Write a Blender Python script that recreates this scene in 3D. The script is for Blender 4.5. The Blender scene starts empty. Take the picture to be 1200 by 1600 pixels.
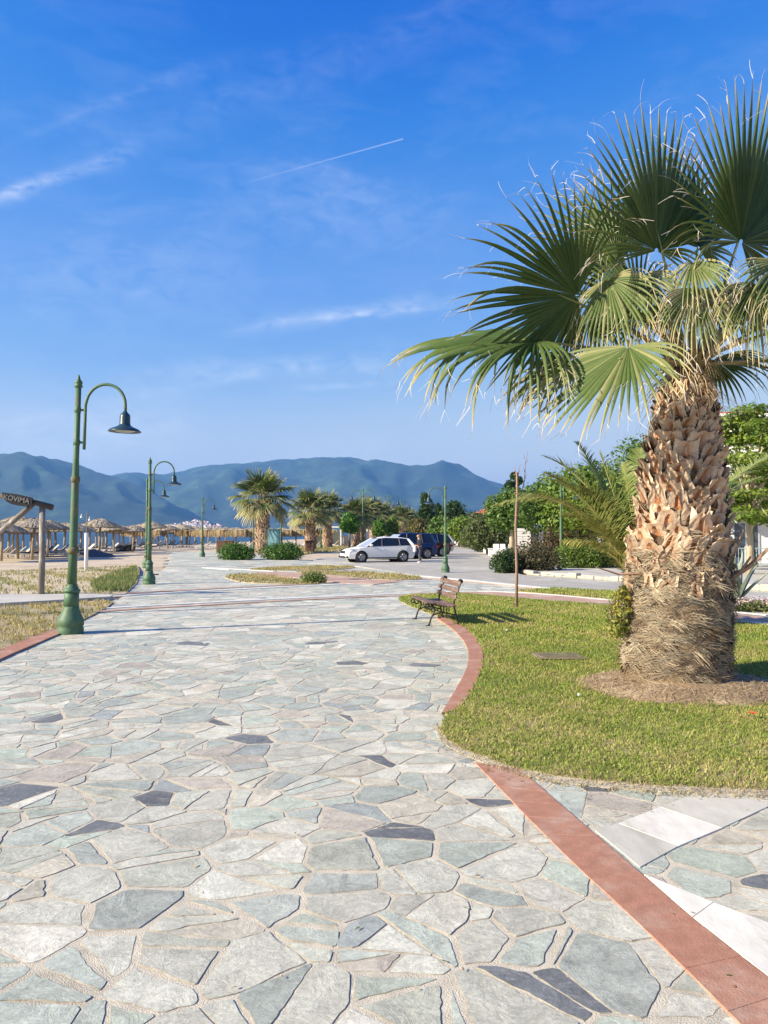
import bpy, bmesh, math, random
import numpy as np
from mathutils import Vector, Matrix, noise as mnoise

# ------------------------------------------------------------------ camera, sky, sun, exposure
SC = bpy.context.scene
COL = SC.collection
R = math.radians
F, CX, CY = 1220.0, 600.0, 800.0          # photograph's focal length in its own pixels, centre
CAM_H = 1.75
TH = math.atan(32.0 / F)
cam_d = bpy.data.cameras.new('camera')
cam_d.sensor_fit = 'VERTICAL'; cam_d.sensor_height = 24.0; cam_d.lens = F / 1600.0 * 24.0
cam_d.clip_start = 0.05; cam_d.clip_end = 40000
cam = bpy.data.objects.new('camera', cam_d); COL.objects.link(cam)
cam.location = (0, 0, CAM_H); cam.rotation_euler = (R(90) + TH, 0, 0)
SC.camera = cam
SC.view_settings.view_transform = 'Standard'; SC.view_settings.look = 'None'
SC.view_settings.gamma = 1.0; EXPO = 1.2; SC.view_settings.exposure = EXPO
SC.view_settings.use_curve_mapping = False
SC.cycles.use_denoising = True
SC.cycles.max_bounces = 8; SC.cycles.diffuse_bounces = 4; SC.cycles.transparent_max_bounces = 16
SC.cycles.volume_bounces = 0
SC.render.film_transparent = False

SUN_EL, SUN_AZ = R(27.0), R(22.0)          # shadows run towards +x, turned 22 degrees away from the camera
to_sun = Vector((-math.cos(SUN_AZ) * math.cos(SUN_EL), -math.sin(SUN_AZ) * math.cos(SUN_EL), math.sin(SUN_EL)))
sl = bpy.data.lights.new('sun', 'SUN'); sl.energy = 5.0; sl.angle = R(0.5); sl.color = (1.0, 0.875, 0.68)
so = bpy.data.objects.new('sun', sl); COL.objects.link(so)
so.rotation_euler = to_sun.to_track_quat('Z', 'Y').to_euler(); so.location = (-30, -10, 40)

def px_dir(px, py):
    u = (px - CX) / F; v = (CY - py) / F
    return Vector((u, math.cos(TH) - v * math.sin(TH), math.sin(TH) + v * math.cos(TH)))
def U(px, py, z=0.0):
    d = px_dir(px, py); t = (z - CAM_H) / d.z
    return Vector((d.x * t, d.y * t, z))
def At(px, py, Y):
    d = px_dir(px, py); t = Y / d.y
    return Vector((d.x * t, Y, CAM_H + d.z * t))

W = bpy.data.worlds.new('World'); SC.world = W; W.use_nodes = True
def build_world():
    nt = W.node_tree; nt.nodes.clear(); N = nt.nodes; L = nt.links
    out = N.new('ShaderNodeOutputWorld'); bg = N.new('ShaderNodeBackground')
    sky = N.new('ShaderNodeTexSky'); sky.sky_type = 'NISHITA'; sky.sun_disc = False
    sky.sun_elevation = SUN_EL; sky.sun_rotation = math.atan2(to_sun.x, to_sun.y)
    sky.altitude = 0; sky.air_density = 1.0; sky.dust_density = 0.35; sky.ozone_density = 3.0
    # the phone's rendering of that sky: the Nishita radiance graded channel by channel
    sc_ = N.new('ShaderNodeVectorMath'); sc_.operation = 'SCALE'; sc_.inputs['Scale'].default_value = .1; L.new(sky.outputs[0], sc_.inputs[0])
    cv = N.new('ShaderNodeRGBCurve')
    for ci, pts in enumerate((((0, 0), (.060, .000), (.076, .004), (.092, .034), (.127, .135), (.168, .225), (.28, .62), (.45, .86), (1, 1)),
                              ((0, 0), (.10, .085), (.138, .150), (.162, .225), (.218, .345), (.282, .45), (.43, .75), (.6, .89), (1, 1)),
                              ((0, 0), (.18, .52), (.258, .70), (.295, .765), (.374, .85), (.44, .885), (.552, .915), (.70, .94), (1, 1)))):
        c = cv.mapping.curves[ci]; c.points[0].location = pts[0]; c.points[1].location = pts[-1]
        for p in pts[1:-1]: c.points.new(*p)
    cv.mapping.update(); L.new(sc_.outputs[0], cv.inputs['Color'])
    hs = N.new('ShaderNodeVectorMath'); hs.operation = 'SCALE'; hs.inputs['Scale'].default_value = 10 / 2 ** EXPO; L.new(cv.outputs[0], hs.inputs[0])
    tc = N.new('ShaderNodeTexCoord')
    def math_(op, a, b=None, c=None, clamp=False):
        n = N.new('ShaderNodeMath'); n.operation = op; n.use_clamp = clamp
        for i, v in enumerate((a, b, c)):
            if v is None: continue
            if isinstance(v, (int, float)): n.inputs[i].default_value = v
            else: L.new(v, n.inputs[i])
        return n.outputs[0]
    def dot(vec):
        n = N.new('ShaderNodeVectorMath'); n.operation = 'DOT_PRODUCT'
        L.new(tc.outputs['Generated'], n.inputs[0]); n.inputs[1].default_value = vec
        return n.outputs['Value']
    def noise(scale, detail, rough, mp_scale, rot=(0, 0, 0), dist=0.0):
        mp = N.new('ShaderNodeMapping'); mp.inputs['Scale'].default_value = mp_scale; mp.inputs['Rotation'].default_value = rot
        L.new(tc.outputs['Generated'], mp.inputs['Vector'])
        n = N.new('ShaderNodeTexNoise'); n.inputs['Scale'].default_value = scale; n.inputs['Detail'].default_value = detail
        n.inputs['Roughness'].default_value = rough; n.inputs['Distortion'].default_value = dist
        L.new(mp.outputs[0], n.inputs['Vector']); return n.outputs['Fac']
    nz1 = noise(7, 6, 0.62, (1.0, 1.0, 3.2), (0, R(14), 0), 0.4)
    nz2 = noise(26, 5, 0.6, (1.0, 1.0, 2.0), (0, R(10), 0), 0.6)
    total = None
    # cirrus streaks: two pixel ends, half width, strength
    streaks = [((-60, 335), (230, 225), 9, .26), ((40, 215), (400, 75), 11, .07), ((330, 520), (760, 462), 11, .30),
               ((150, 590), (760, 562), 18, .24), ((-60, 705), (330, 655), 40, .34), ((440, 610), (640, 596), 5, .20),
               ((-40, 300), (900, -40), 30, .07), ((300, 300), (760, 350), 60, .13), ((-60, 450), (420, 420), 70, .12),
               ((395, 735), (640, 690), 22, .22), ((-40, 250), (330, 90), 5, .05), ((120, 640), (480, 570), 7, .12), ((420, 505), (730, 476), 4, .22), ((-40, 318), (120, 262), 6, .26)]
    for (a, b, w, s) in streaks:
        da = px_dir(*a).normalized(); db = px_dir(*b).normalized()
        nrm = da.cross(db).normalized(); mid = (da + db).normalized()
        along = (db - da).normalized(); half = (db - da).length / 2
        off = math_('ADD', dot(nrm), math_('MULTIPLY', math_('SUBTRACT', nz1, 0.5), w / F * 2.2))
        q = math_('DIVIDE', off, w / F); g = math_('EXPONENT', math_('MULTIPLY', math_('MULTIPLY', q, q), -1.0))
        t = math_('DIVIDE', math_('SUBTRACT', dot(along), mid.dot(along)), half)
        fade = math_('SUBTRACT', 1.0, math_('POWER', math_('ABSOLUTE', t), 2.0), None, True)
        tex = math_('MULTIPLY', math_('SUBTRACT', nz2, 0.30, None, True), 2.6)
        m = math_('MULTIPLY', math_('MULTIPLY', math_('MULTIPLY', g, fade), tex), s)
        total = m if total is None else math_('ADD', total, m)
    # a vapour trail, straight and thin, fading to its tail
    da = px_dir(375, 288).normalized(); db = px_dir(630, 217).normalized()
    nrm = da.cross(db).normalized(); mid = (da + db).normalized(); along = (db - da).normalized(); half = (db - da).length / 2
    q = math_('DIVIDE', dot(nrm), 0.85 / F); g = math_('EXPONENT', math_('MULTIPLY', math_('MULTIPLY', q, q), -1.0))
    t = math_('DIVIDE', math_('SUBTRACT', dot(along), mid.dot(along)), half)
    inside = math_('MULTIPLY', math_('LESS_THAN', math_('ABSOLUTE', t), 1.0), math_('MULTIPLY_ADD', t, 0.13, 0.16))
    total = math_('ADD', total, math_('MULTIPLY', g, inside))
    # thin veil low over the hills
    veil = math_('MULTIPLY', math_('SUBTRACT', nz1, 0.50, None, True), 0.22)
    total = math_('ADD', total, veil, None, True)
    mix = N.new('ShaderNodeMix'); mix.data_type = 'RGBA'
    L.new(total, mix.inputs[0]); L.new(hs.outputs[0], mix.inputs[6]); mix.inputs[7].default_value = (5.0, 5.1, 5.35, 1)
    L.new(mix.outputs[2], bg.inputs['Color']); bg.inputs['Strength'].default_value = 0.1
    L.new(bg.outputs[0], out.inputs[0])
build_world()

# ------------------------------------------------------------------ helpers: materials
def srgb(r, g, b):
    f = lambda c: (c / 255 / 12.92) if c / 255 <= 0.04045 else ((c / 255 + 0.055) / 1.055) ** 2.4
    return (f(r), f(g), f(b))
MATS = {}
def pm(name, col=(.5, .5, .5), rough=.7, var=.15, scale=6.0, bump=0.0, bscale=None, attr=False, metal=0.0, spec=.4,
       trans=0.0, col2=None, c2scale=None, c2lo=.5, c2hi=.62, stretch=(1, 1, 1), emit=0.0, tcol=None, obj=False):
    """principled material with noise mottling, an optional second colour in patches and an optional colour attribute"""
    if name in MATS: return MATS[name]
    m = bpy.data.materials.new(name); m.use_nodes = True; nt = m.node_tree; N = nt.nodes; L = nt.links
    b = N['Principled BSDF']; outn = N['Material Output']
    b.inputs['Roughness'].default_value = rough; b.inputs['Metallic'].default_value = metal
    b.inputs['Specular IOR Level'].default_value = spec
    geo = N.new('ShaderNodeNewGeometry'); tc = N.new('ShaderNodeTexCoord')
    src = tc.outputs['Object'] if obj else geo.outputs['Position']
    mp = N.new('ShaderNodeMapping'); mp.inputs['Scale'].default_value = stretch; L.new(src, mp.inputs['Vector'])
    nz = N.new('ShaderNodeTexNoise'); nz.inputs['Scale'].default_value = scale; nz.inputs['Detail'].default_value = 6
    nz.inputs['Roughness'].default_value = .62; L.new(mp.outputs[0], nz.inputs['Vector'])
    if attr:
        at = N.new('ShaderNodeAttribute'); at.attribute_name = 'Col'; base = at.outputs['Color']
    else:
        rgb = N.new('ShaderNodeRGB'); rgb.outputs[0].default_value = (*col, 1); base = rgb.outputs[0]
    if col2 is not None:
        n2 = N.new('ShaderNodeTexNoise'); n2.inputs['Scale'].default_value = c2scale or scale * .3; n2.inputs['Detail'].default_value = 8
        n2.inputs['Roughness'].default_value = .65
        L.new(mp.outputs[0], n2.inputs['Vector'])
        mr = N.new('ShaderNodeMapRange'); mr.interpolation_type = 'SMOOTHSTEP'
        mr.inputs['From Min'].default_value = c2lo; mr.inputs['From Max'].default_value = c2hi
        L.new(n2.outputs['Fac'], mr.inputs['Value'])
        mx = N.new('ShaderNodeMix'); mx.data_type = 'RGBA'; L.new(mr.outputs[0], mx.inputs[0]); L.new(base, mx.inputs[6])
        mx.inputs[7].default_value = (*col2, 1); base = mx.outputs[2]
    mr2 = N.new('ShaderNodeMapRange'); mr2.inputs['From Min'].default_value = .25; mr2.inputs['From Max'].default_value = .75
    mr2.inputs['To Min'].default_value = 1 - var; mr2.inputs['To Max'].default_value = 1 + var
    L.new(nz.outputs['Fac'], mr2.inputs['Value'])
    vm = N.new('ShaderNodeVectorMath'); vm.operation = 'SCALE'; L.new(base, vm.inputs[0]); L.new(mr2.outputs[0], vm.inputs['Scale'])
    L.new(vm.outputs[0], b.inputs['Base Color'])
    if bump:
        bn = N.new('ShaderNodeTexNoise'); bn.inputs['Scale'].default_value = bscale or scale * 4; bn.inputs['Detail'].default_value = 5
        L.new(mp.outputs[0], bn.inputs['Vector'])
        bp = N.new('ShaderNodeBump'); bp.inputs['Strength'].default_value = 1.0; bp.inputs['Distance'].default_value = bump
        L.new(bn.outputs['Fac'], bp.inputs['Height']); L.new(bp.outputs[0], b.inputs['Normal'])
    if trans:
        tr = N.new('ShaderNodeBsdfTranslucent'); L.new(vm.outputs[0], tr.inputs['Color'])
        if tcol:
            v2 = N.new('ShaderNodeVectorMath'); v2.operation = 'MULTIPLY'; L.new(vm.outputs[0], v2.inputs[0]); v2.inputs[1].default_value = tcol
            L.new(v2.outputs[0], tr.inputs['Color'])
        ms = N.new('ShaderNodeMixShader'); ms.inputs[0].default_value = trans
        L.new(b.outputs[0], ms.inputs[1]); L.new(tr.outputs[0], ms.inputs[2]); L.new(ms.outputs[0], outn.inputs['Surface'])
    MATS[name] = m
    return m

# ------------------------------------------------------------------ helpers: meshes and objects
class MB:
    """collects boxes, tubes, lathes and sheets; build() links them as ONE mesh object"""
    def __init__(s): s.v = []; s.f = []; s.m = []; s.c = []; s.mi = 0; s.col = (1, 1, 1); s.M = None
    def add(s, verts, faces, cols=None):
        o = len(s.v)
        if s.M is not None: verts = [s.M @ Vector(p) for p in verts]
        s.v += [tuple(p) for p in verts]; s.c += cols if cols else [s.col] * len(verts)
        s.f += [tuple(i + o for i in f) for f in faces]; s.m += [s.mi] * len(faces)
    def box(s, c, d, rot=None, bev=0.0, top=1.0):
        """box at centre c, size d; bev chamfers the vertical and horizontal edges; top narrows the upper face"""
        x, y, z = d[0] / 2, d[1] / 2, d[2] / 2
        if bev:
            b = min(bev, x * .9, y * .9, z * .9); vs = []; rings = []
            for (zz, k, sc) in ((-z, b, 1), (-z + b, 0, 1), (z - b, 0, top), (z, b, top)):
                X, Y = (x - k) * sc, (y - k) * sc; bb = b * .7
                ring = [(X - bb, -Y), (X, -Y + bb), (X, Y - bb), (X - bb, Y), (-X + bb, Y), (-X, Y - bb), (-X, -Y + bb), (-X + bb, -Y)]
                rings.append([len(vs) + i for i in range(8)]); vs += [(p[0], p[1], zz) for p in ring]
            fs = [tuple(reversed(rings[0])), tuple(rings[3])]
            for a, bq in zip(rings, rings[1:]):
                fs += [(a[i], a[(i + 1) % 8], bq[(i + 1) % 8], bq[i]) for i in range(8)]
        else:
            vs = [(-x, -y, -z), (x, -y, -z), (x, y, -z), (-x, y, -z), (-x * top, -y * top, z), (x * top, -y * top, z), (x * top, y * top, z), (-x * top, y * top, z)]
            fs = [(3, 2, 1, 0), (4, 5, 6, 7), (0, 1, 5, 4), (1, 2, 6, 5), (2, 3, 7, 6), (3, 0, 4, 7)]
        m = Matrix.Translation(c) @ (rot.to_matrix().to_4x4() if rot is not None and not isinstance(rot, Matrix) else (rot or Matrix()))
        s.add([m @ Vector(p) for p in vs], fs)
    def tube(s, path, rad, n=8, caps=True, flat=1.0, cols=None):
        path = [Vector(p) for p in path]
        if not hasattr(rad, '__len__'): rad = [rad] * len(path)
        up = None; vs = []; cc = []
        for i, p in enumerate(path):
            t = (path[min(i + 1, len(path) - 1)] - path[max(i - 1, 0)]).normalized()
            if up is None:
                up = Vector((0, 0, 1)) if abs(t.z) < .9 else Vector((1, 0, 0))
            a = up.cross(t)
            if a.length < 1e-5: a = Vector((1, 0, 0)).cross(t)
            a.normalize(); b = t.cross(a).normalized(); up = b
            for k in range(n):
                an = 2 * math.pi * k / n
                vs.append(p + a * (math.cos(an) * rad[i]) + b * (math.sin(an) * rad[i] * flat))
            if cols: cc += [cols[i]] * n
        fs = []
        for i in range(len(path) - 1):
            for k in range(n):
                fs.append((i * n + k, i * n + (k + 1) % n, (i + 1) * n + (k + 1) % n, (i + 1) * n + k))
        if caps: fs += [tuple(range(n - 1, -1, -1)), tuple((len(path) - 1) * n + k for k in range(n))]
        s.add(vs, fs, cc or None)
    def lathe(s, prof, n=16, c=(0, 0, 0), caps=True):
        vs = []; fs = []
        for (r, z) in prof:
            for k in range(n):
                an = 2 * math.pi * k / n; vs.append((c[0] + r * math.cos(an), c[1] + r * math.sin(an), c[2] + z))
        for i in range(len(prof) - 1):
            for k in range(n): fs.append((i * n + k, i * n + (k + 1) % n, (i + 1) * n + (k + 1) % n, (i + 1) * n + k))
        if caps: fs += [tuple(range(n - 1, -1, -1)), tuple((len(prof) - 1) * n + k for k in range(n))]
        s.add(vs, fs)
    def prism(s, outline, y0, y1, axis='y'):
        """outline of (x, z) pairs drawn out along y"""
        n = len(outline)
        vs = [(p[0], y0, p[1]) for p in outline] + [(p[0], y1, p[1]) for p in outline]
        s.add(vs, [tuple(range(n)), tuple(range(2 * n - 1, n - 1, -1))] + [((i + 1) % n, i, n + i, n + (i + 1) % n) for i in range(n)])
    def build(s, name, mats, parent=None, smooth=False, loc=None):
        me = bpy.data.meshes.new(name); me.from_pydata(s.v, [], s.f)
        for m in (mats if isinstance(mats, (list, tuple)) else [mats]): me.materials.append(m)
        if len(set(s.m)) > 1 or (s.m and s.m[0]): me.polygons.foreach_set('material_index', s.m)
        ca = me.color_attributes.new('Col', 'FLOAT_COLOR', 'POINT')
        a = np.ones((len(s.v), 4), np.float32); a[:, :3] = np.array(s.c, np.float32).reshape(-1, 3); ca.data.foreach_set('color', a.ravel())
        if smooth: me.polygons.foreach_set('use_smooth', [True] * len(me.polygons))
        me.update()
        return link(name, me, parent, loc)
def link(name, me, parent=None, loc=None):
    o = bpy.data.objects.new(name, me); COL.objects.link(o)
    if parent is not None: o.parent = parent
    if loc is not None: o.location = loc
    return o
def np_mesh(name, V, Fa, colors, mats, parent=None, smooth=False, fmat=None, loc=None):
    """fast path: V (n,3), Fa (m,k) all faces with k corners, colors (n,3)"""
    V = np.asarray(V, np.float32); Fa = np.asarray(Fa, np.int32); me = bpy.data.meshes.new(name); k = Fa.shape[1]
    me.vertices.add(len(V)); me.vertices.foreach_set('co', V.ravel())
    me.loops.add(Fa.size); me.loops.foreach_set('vertex_index', Fa.ravel())
    me.polygons.add(len(Fa)); me.polygons.foreach_set('loop_start', np.arange(0, Fa.size, k, dtype=np.int32))
    for m in (mats if isinstance(mats, (list, tuple)) else [mats]): me.materials.append(m)
    if fmat is not None: me.polygons.foreach_set('material_index', np.asarray(fmat, np.int32))
    if smooth: me.polygons.foreach_set('use_smooth', np.ones(len(Fa), bool))
    me.update(calc_edges=True)
    if colors is not None:
        ca = me.color_attributes.new('Col', 'FLOAT_COLOR', 'POINT'); a = np.ones((len(V), 4), np.float32); a[:, :3] = colors
        ca.data.foreach_set('color', a.ravel())
    return link(name, me, parent, loc)
def tag(o, label=None, cat=None, group=None, kind=None):
    if label: o['label'] = label
    if cat: o['category'] = cat
    if group: o['group'] = group
    if kind: o['kind'] = kind
    return o
def empty(name, loc, label, cat, group=None, rz=0.0, scale=1.0):
    o = bpy.data.objects.new(name, None); COL.objects.link(o); o.location = loc; o.rotation_euler = (0, 0, rz); o.scale = (scale,) * 3
    o.empty_display_size = .2
    return tag(o, label, cat, group)
def copy_tree(o, loc=None, rz=None, label=None, scale=None, parent=None):
    c = o.copy(); COL.objects.link(c)
    if parent is not None: c.parent = parent
    if loc is not None: c.location = loc
    if rz is not None: c.rotation_euler = (0, 0, rz)
    if scale is not None: c.scale = scale if hasattr(scale, '__len__') else (scale,) * 3
    if label: c['label'] = label
    for ch in list(o.children): copy_tree(ch, parent=c)
    return c
def in_poly(P, poly):
    """P (n,2) array, poly list of (x, y) -> bool mask"""
    P = np.asarray(P, float); x, y = P[:, 0], P[:, 1]; ins = np.zeros(len(P), bool); n = len(poly)
    for i in range(n):
        x1, y1 = poly[i][0], poly[i][1]; x2, y2 = poly[(i + 1) % n][0], poly[(i + 1) % n][1]
        if y1 == y2: continue
        c = ((y1 > y) != (y2 > y)) & (x < (x2 - x1) * (y - y1) / (y2 - y1) + x1); ins ^= c
    return ins
def sheet(name, poly, z, mat, thick=0.0, label=None, cat=None, kind='structure'):
    """flat sheet with an optional edge below it"""
    b = MB(); n = len(poly)
    ar = sum(poly[i][0] * poly[(i + 1) % n][1] - poly[(i + 1) % n][0] * poly[i][1] for i in range(n))
    if ar < 0: poly = list(reversed(poly))
    vs = [(p[0], p[1], z) for p in poly]; fs = [tuple(range(n))]
    if thick:
        vs += [(p[0], p[1], z - thick) for p in poly]; fs += [(i, n + i, n + (i + 1) % n, (i + 1) % n) for i in range(n)]
    b.add(vs, fs); o = b.build(name, mat); return tag(o, label, cat, None, kind)
def pxpoly(pts, z=0.0): return [tuple(U(x, y, z))[:2] for x, y in pts]
def smooth_poly(pts, it=2, closed=True):
    for _ in range(it):
        q = []; n = len(pts)
        for i in range(n if closed else n - 1):
            a, b = pts[i], pts[(i + 1) % n]
            q += [(a[0] * .75 + b[0] * .25, a[1] * .75 + b[1] * .25), (a[0] * .25 + b[0] * .75, a[1] * .25 + b[1] * .75)]
        pts = q if closed else [pts[0]] + q + [pts[-1]]
    return pts
# ------------------------------------------------------------------ the setting
rng = np.random.default_rng(7); random.seed(7)
M_sand = pm('sand', (.52, .43, .31), .95, .2, 1.2, .03, 7, col2=(.40, .33, .23), c2scale=.35, c2lo=.45, c2hi=.7)
M_mortar = pm('mortar', (.54, .49, .38), .95, .25, 9, .006, 140, col2=(.44, .40, .31), c2scale=1.2)
M_asphalt = pm('asphalt', (.36, .345, .30), .9, .18, 1.2, .004, 90, col2=(.44, .425, .37), c2scale=.15)
M_concrete = pm('concrete', (.47, .45, .40), .9, .16, 1.5, .004, 40, col2=(.36, .34, .30), c2scale=.5)
M_soil = pm('soil', (.20, .145, .085), .95, .25, 6, .02, 30, col2=(.30, .22, .13), c2scale=1.6)
M_lawnsoil = pm('lawn_soil', (.30, .255, .10), .95, .3, 3, .02, 40, col2=(.42, .345, .18), c2scale=.8, c2lo=.5, c2hi=.7)
M_drysoil = pm('dry_soil', (.36, .30, .19), .95, .25, 2.5, .02, 30, col2=(.20, .19, .08), c2scale=.5)
M_terra = pm('terracotta', (.42, .20, .13), .75, .16, 1.6, .002, 60, col2=(.30, .10, .06), c2scale=.9)
M_terrafar = pm('faded_brick', (.42, .27, .20), .85, .15, 1.6, .003, 30, col2=(.48, .36, .28), c2scale=.8)
M_white = pm('white_stone', (.66, .65, .61), .8, .10, 2, .002, 50)
M_marble = pm('marble', (1, 1, 1), .6, .16, 7.0, .0012, 60, attr=True, col2=(.40, .38, .31), c2scale=2.2, c2lo=.53, c2hi=.78, stretch=(1, .45, 1))
M_sea = pm('sea', (.025, .075, .13), .45, .25, .08, .12, .6, spec=.25)

def vstone():
    """flagstone: per-stone colour from the attribute, cloudy mottling, cleft veins, rough cleft surface"""
    m = bpy.data.materials.new('flagstone'); m.use_nodes = True; nt = m.node_tree; N = nt.nodes; L = nt.links
    b = N['Principled BSDF']; b.inputs['Roughness'].default_value = .62; b.inputs['Specular IOR Level'].default_value = .35
    at = N.new('ShaderNodeAttribute'); at.attribute_name = 'Col'; geo = N.new('ShaderNodeNewGeometry')
    at2 = N.new('ShaderNodeAttribute'); at2.attribute_name = 'Shift'
    add = N.new('ShaderNodeVectorMath'); add.operation = 'ADD'; L.new(geo.outputs['Position'], add.inputs[0]); L.new(at2.outputs['Color'], add.inputs[1])
    def nz(scale, detail, rough, dist=0., st=(1, 1, 1)):
        mp = N.new('ShaderNodeMapping'); mp.inputs['Scale'].default_value = st; L.new(add.outputs[0], mp.inputs['Vector'])
        n = N.new('ShaderNodeTexNoise'); n.inputs['Scale'].default_value = scale; n.inputs['Detail'].default_value = detail
        n.inputs['Roughness'].default_value = rough; n.inputs['Distortion'].default_value = dist; L.new(mp.outputs[0], n.inputs['Vector']); return n.outputs['Fac']
    def mr(v, a, b_, c, d):
        n = N.new('ShaderNodeMapRange'); L.new(v, n.inputs['Value'])
        for k, x in zip(('From Min', 'From Max', 'To Min', 'To Max'), (a, b_, c, d)): n.inputs[k].default_value = x
        return n.outputs[0]
    def mul(a, b_):
        n = N.new('ShaderNodeMath'); n.operation = 'MULTIPLY'; L.new(a, n.inputs[0]); L.new(b_, n.inputs[1]); return n.outputs[0]
    cloudy = nz(6, 10, .76, .7); fine = nz(48, 6, .8); vein = nz(9, 8, .7, 1.6, (1, 3.6, 1)); grime = nz(1.3, 9, .74)
    k = mul(mr(cloudy, .3, .7, .62, 1.28), mr(fine, .32, .68, .74, 1.22))
    vs = N.new('ShaderNodeVectorMath'); vs.operation = 'SCALE'; L.new(at.outputs['Color'], vs.inputs[0]); L.new(k, vs.inputs['Scale'])
    m1 = N.new('ShaderNodeMix'); m1.data_type = 'RGBA'; L.new(mr(vein, .56, .72, 0, .6), m1.inputs[0]); L.new(vs.outputs[0], m1.inputs[6]); m1.inputs[7].default_value = (.66, .65, .58, 1)
    m2 = N.new('ShaderNodeMix'); m2.data_type = 'RGBA'; L.new(mr(grime, .54, .76, 0, .5), m2.inputs[0]); L.new(m1.outputs[2], m2.inputs[6]); m2.inputs[7].default_value = (.52, .47, .36, 1)
    L.new(m2.outputs[2], b.inputs['Base Color'])
    hm = N.new('ShaderNodeMath'); hm.operation = 'ADD'; L.new(cloudy, hm.inputs[0]); L.new(mul(fine, mr(fine, 0, 1, .25, .25)), hm.inputs[1])
    bp = N.new('ShaderNodeBump'); bp.inputs['Distance'].default_value = .011; L.new(hm.outputs[0], bp.inputs['Height']); L.new(bp.outputs[0], b.inputs['Normal'])
    return m
M_stone = vstone()

# land: one sheet to the horizon, its shore on the left
shore = [(-160, -600), (-74, 0), (-54, 45), (-37, 72), (-28, 130), (-19, 250), (8, 540), (80, 1300), (600, 3200), (2300, 6300), (3300, 8800)]
def build_ground():
    b = MB(); top = [(x, y, -.05) for x, y in shore]; low = [(x - 6, y + 1, -1.5) for x, y in shore]
    right = [(12000, p[1] if 0 < i < len(shore) - 1 else p[1], -.05) for i, p in enumerate(shore)]
    n = len(shore); b.add(top + low + right, [(i, n + i, n + i + 1, i + 1) for i in range(n - 1)] + [(i, i + 1, 2 * n + i + 1, 2 * n + i) for i in range(n - 1)])
    tag(b.build('ground', M_sand), 'pale sandy ground stretching from the beach to the hills', 'ground', None, 'structure')
build_ground()
sea = MB(); sea.add([(-12000, -600, -.5), (8000, -600, -.5), (8000, 11500, -.5), (-12000, 11500, -.5)], [(0, 1, 2, 3)])
tag(sea.build('sea', M_sea), 'calm blue sea beyond the beach parasols', 'sea', None, 'structure')

# hills -------------------------------------------------------------
M_hill = pm('hill_scrub', (.016, .034, .030), .95, .6, .012, 0, col2=(.045, .080, .038), c2scale=.0034, c2lo=.48, c2hi=.66)
def hill(name, prof, Y, depth, label, seed):
    """a ridge seen at distance Y: crest heights from the skyline, spurs and gullies running down towards the sea"""
    cols, rows = 260, 46; xs = np.linspace(prof[0][0], prof[-1][0], cols)
    hy = np.interp(xs, [p[0] for p in prof], [p[1] for p in prof]); V = []; Fa = []
    for i in range(cols):
        crest = At(xs[i], hy[i], Y)
        for j in range(rows):
            t = j / (rows - 1) * 1.5                                  # 0 foot, 1 crest, 1.5 behind
            y = Y - depth * (1 - t)
            s = math.sin(min(t, 1) * math.pi / 2) ** 1.25 if t <= 1 else 1 - (t - 1) * .9
            q = Vector((crest.x / 900 + seed, y / 1700, .3)); rd = 1 - abs(mnoise.noise(q)) * 2
            q2 = Vector((crest.x / 330 + seed, y / 650, 7.3)); rd2 = 1 - abs(mnoise.noise(q2)) * 2
            w = math.sin(min(t, 1) * math.pi) * (1.15 - .75 * min(t, 1))
            h = crest.z * s * (1 + .42 * (rd - .6) * w + .26 * (rd2 - .6) * w) + mnoise.noise(Vector((crest.x / 90, y / 90, seed))) * 14 * min(t * 3, 1)
            x = crest.x * y / Y
            V.append((x, y, h - 1.2 if j else -8))
    for i in range(cols - 1):
        for j in range(rows - 1): a = i * rows + j; Fa.append((a, a + rows, a + rows + 1, a + 1))
    o = np_mesh(name, V, Fa, None, M_hill, smooth=True); tag(o, label, 'hills', None, 'structure')
hill('hills', [(-700, 800), (-500, 740), (-300, 712), (-120, 702), (0, 713), (30, 716), (60, 720), (90, 718), (120, 725), (150, 737), (180, 746), (210, 756), (240, 770), (280, 795), (310, 815), (340, 830)], 5600, 1900, 'blue wooded hillside sloping down behind the wooden sign frame', 3.1)
hill('hills', [(120, 752), (195, 744), (225, 741), (262, 742), (300, 731), (340, 726), (380, 724), (430, 719), (480, 717), (530, 715), (560, 719), (600, 728), (640, 735), (665, 731), (690, 727), (720, 735), (750, 748), (780, 757), (820, 768), (900, 783), (1000, 796), (1150, 808), (1400, 815), (1800, 825)], 7600, 2500, 'long blue mountain ridge across the bay', 11.7)
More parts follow.
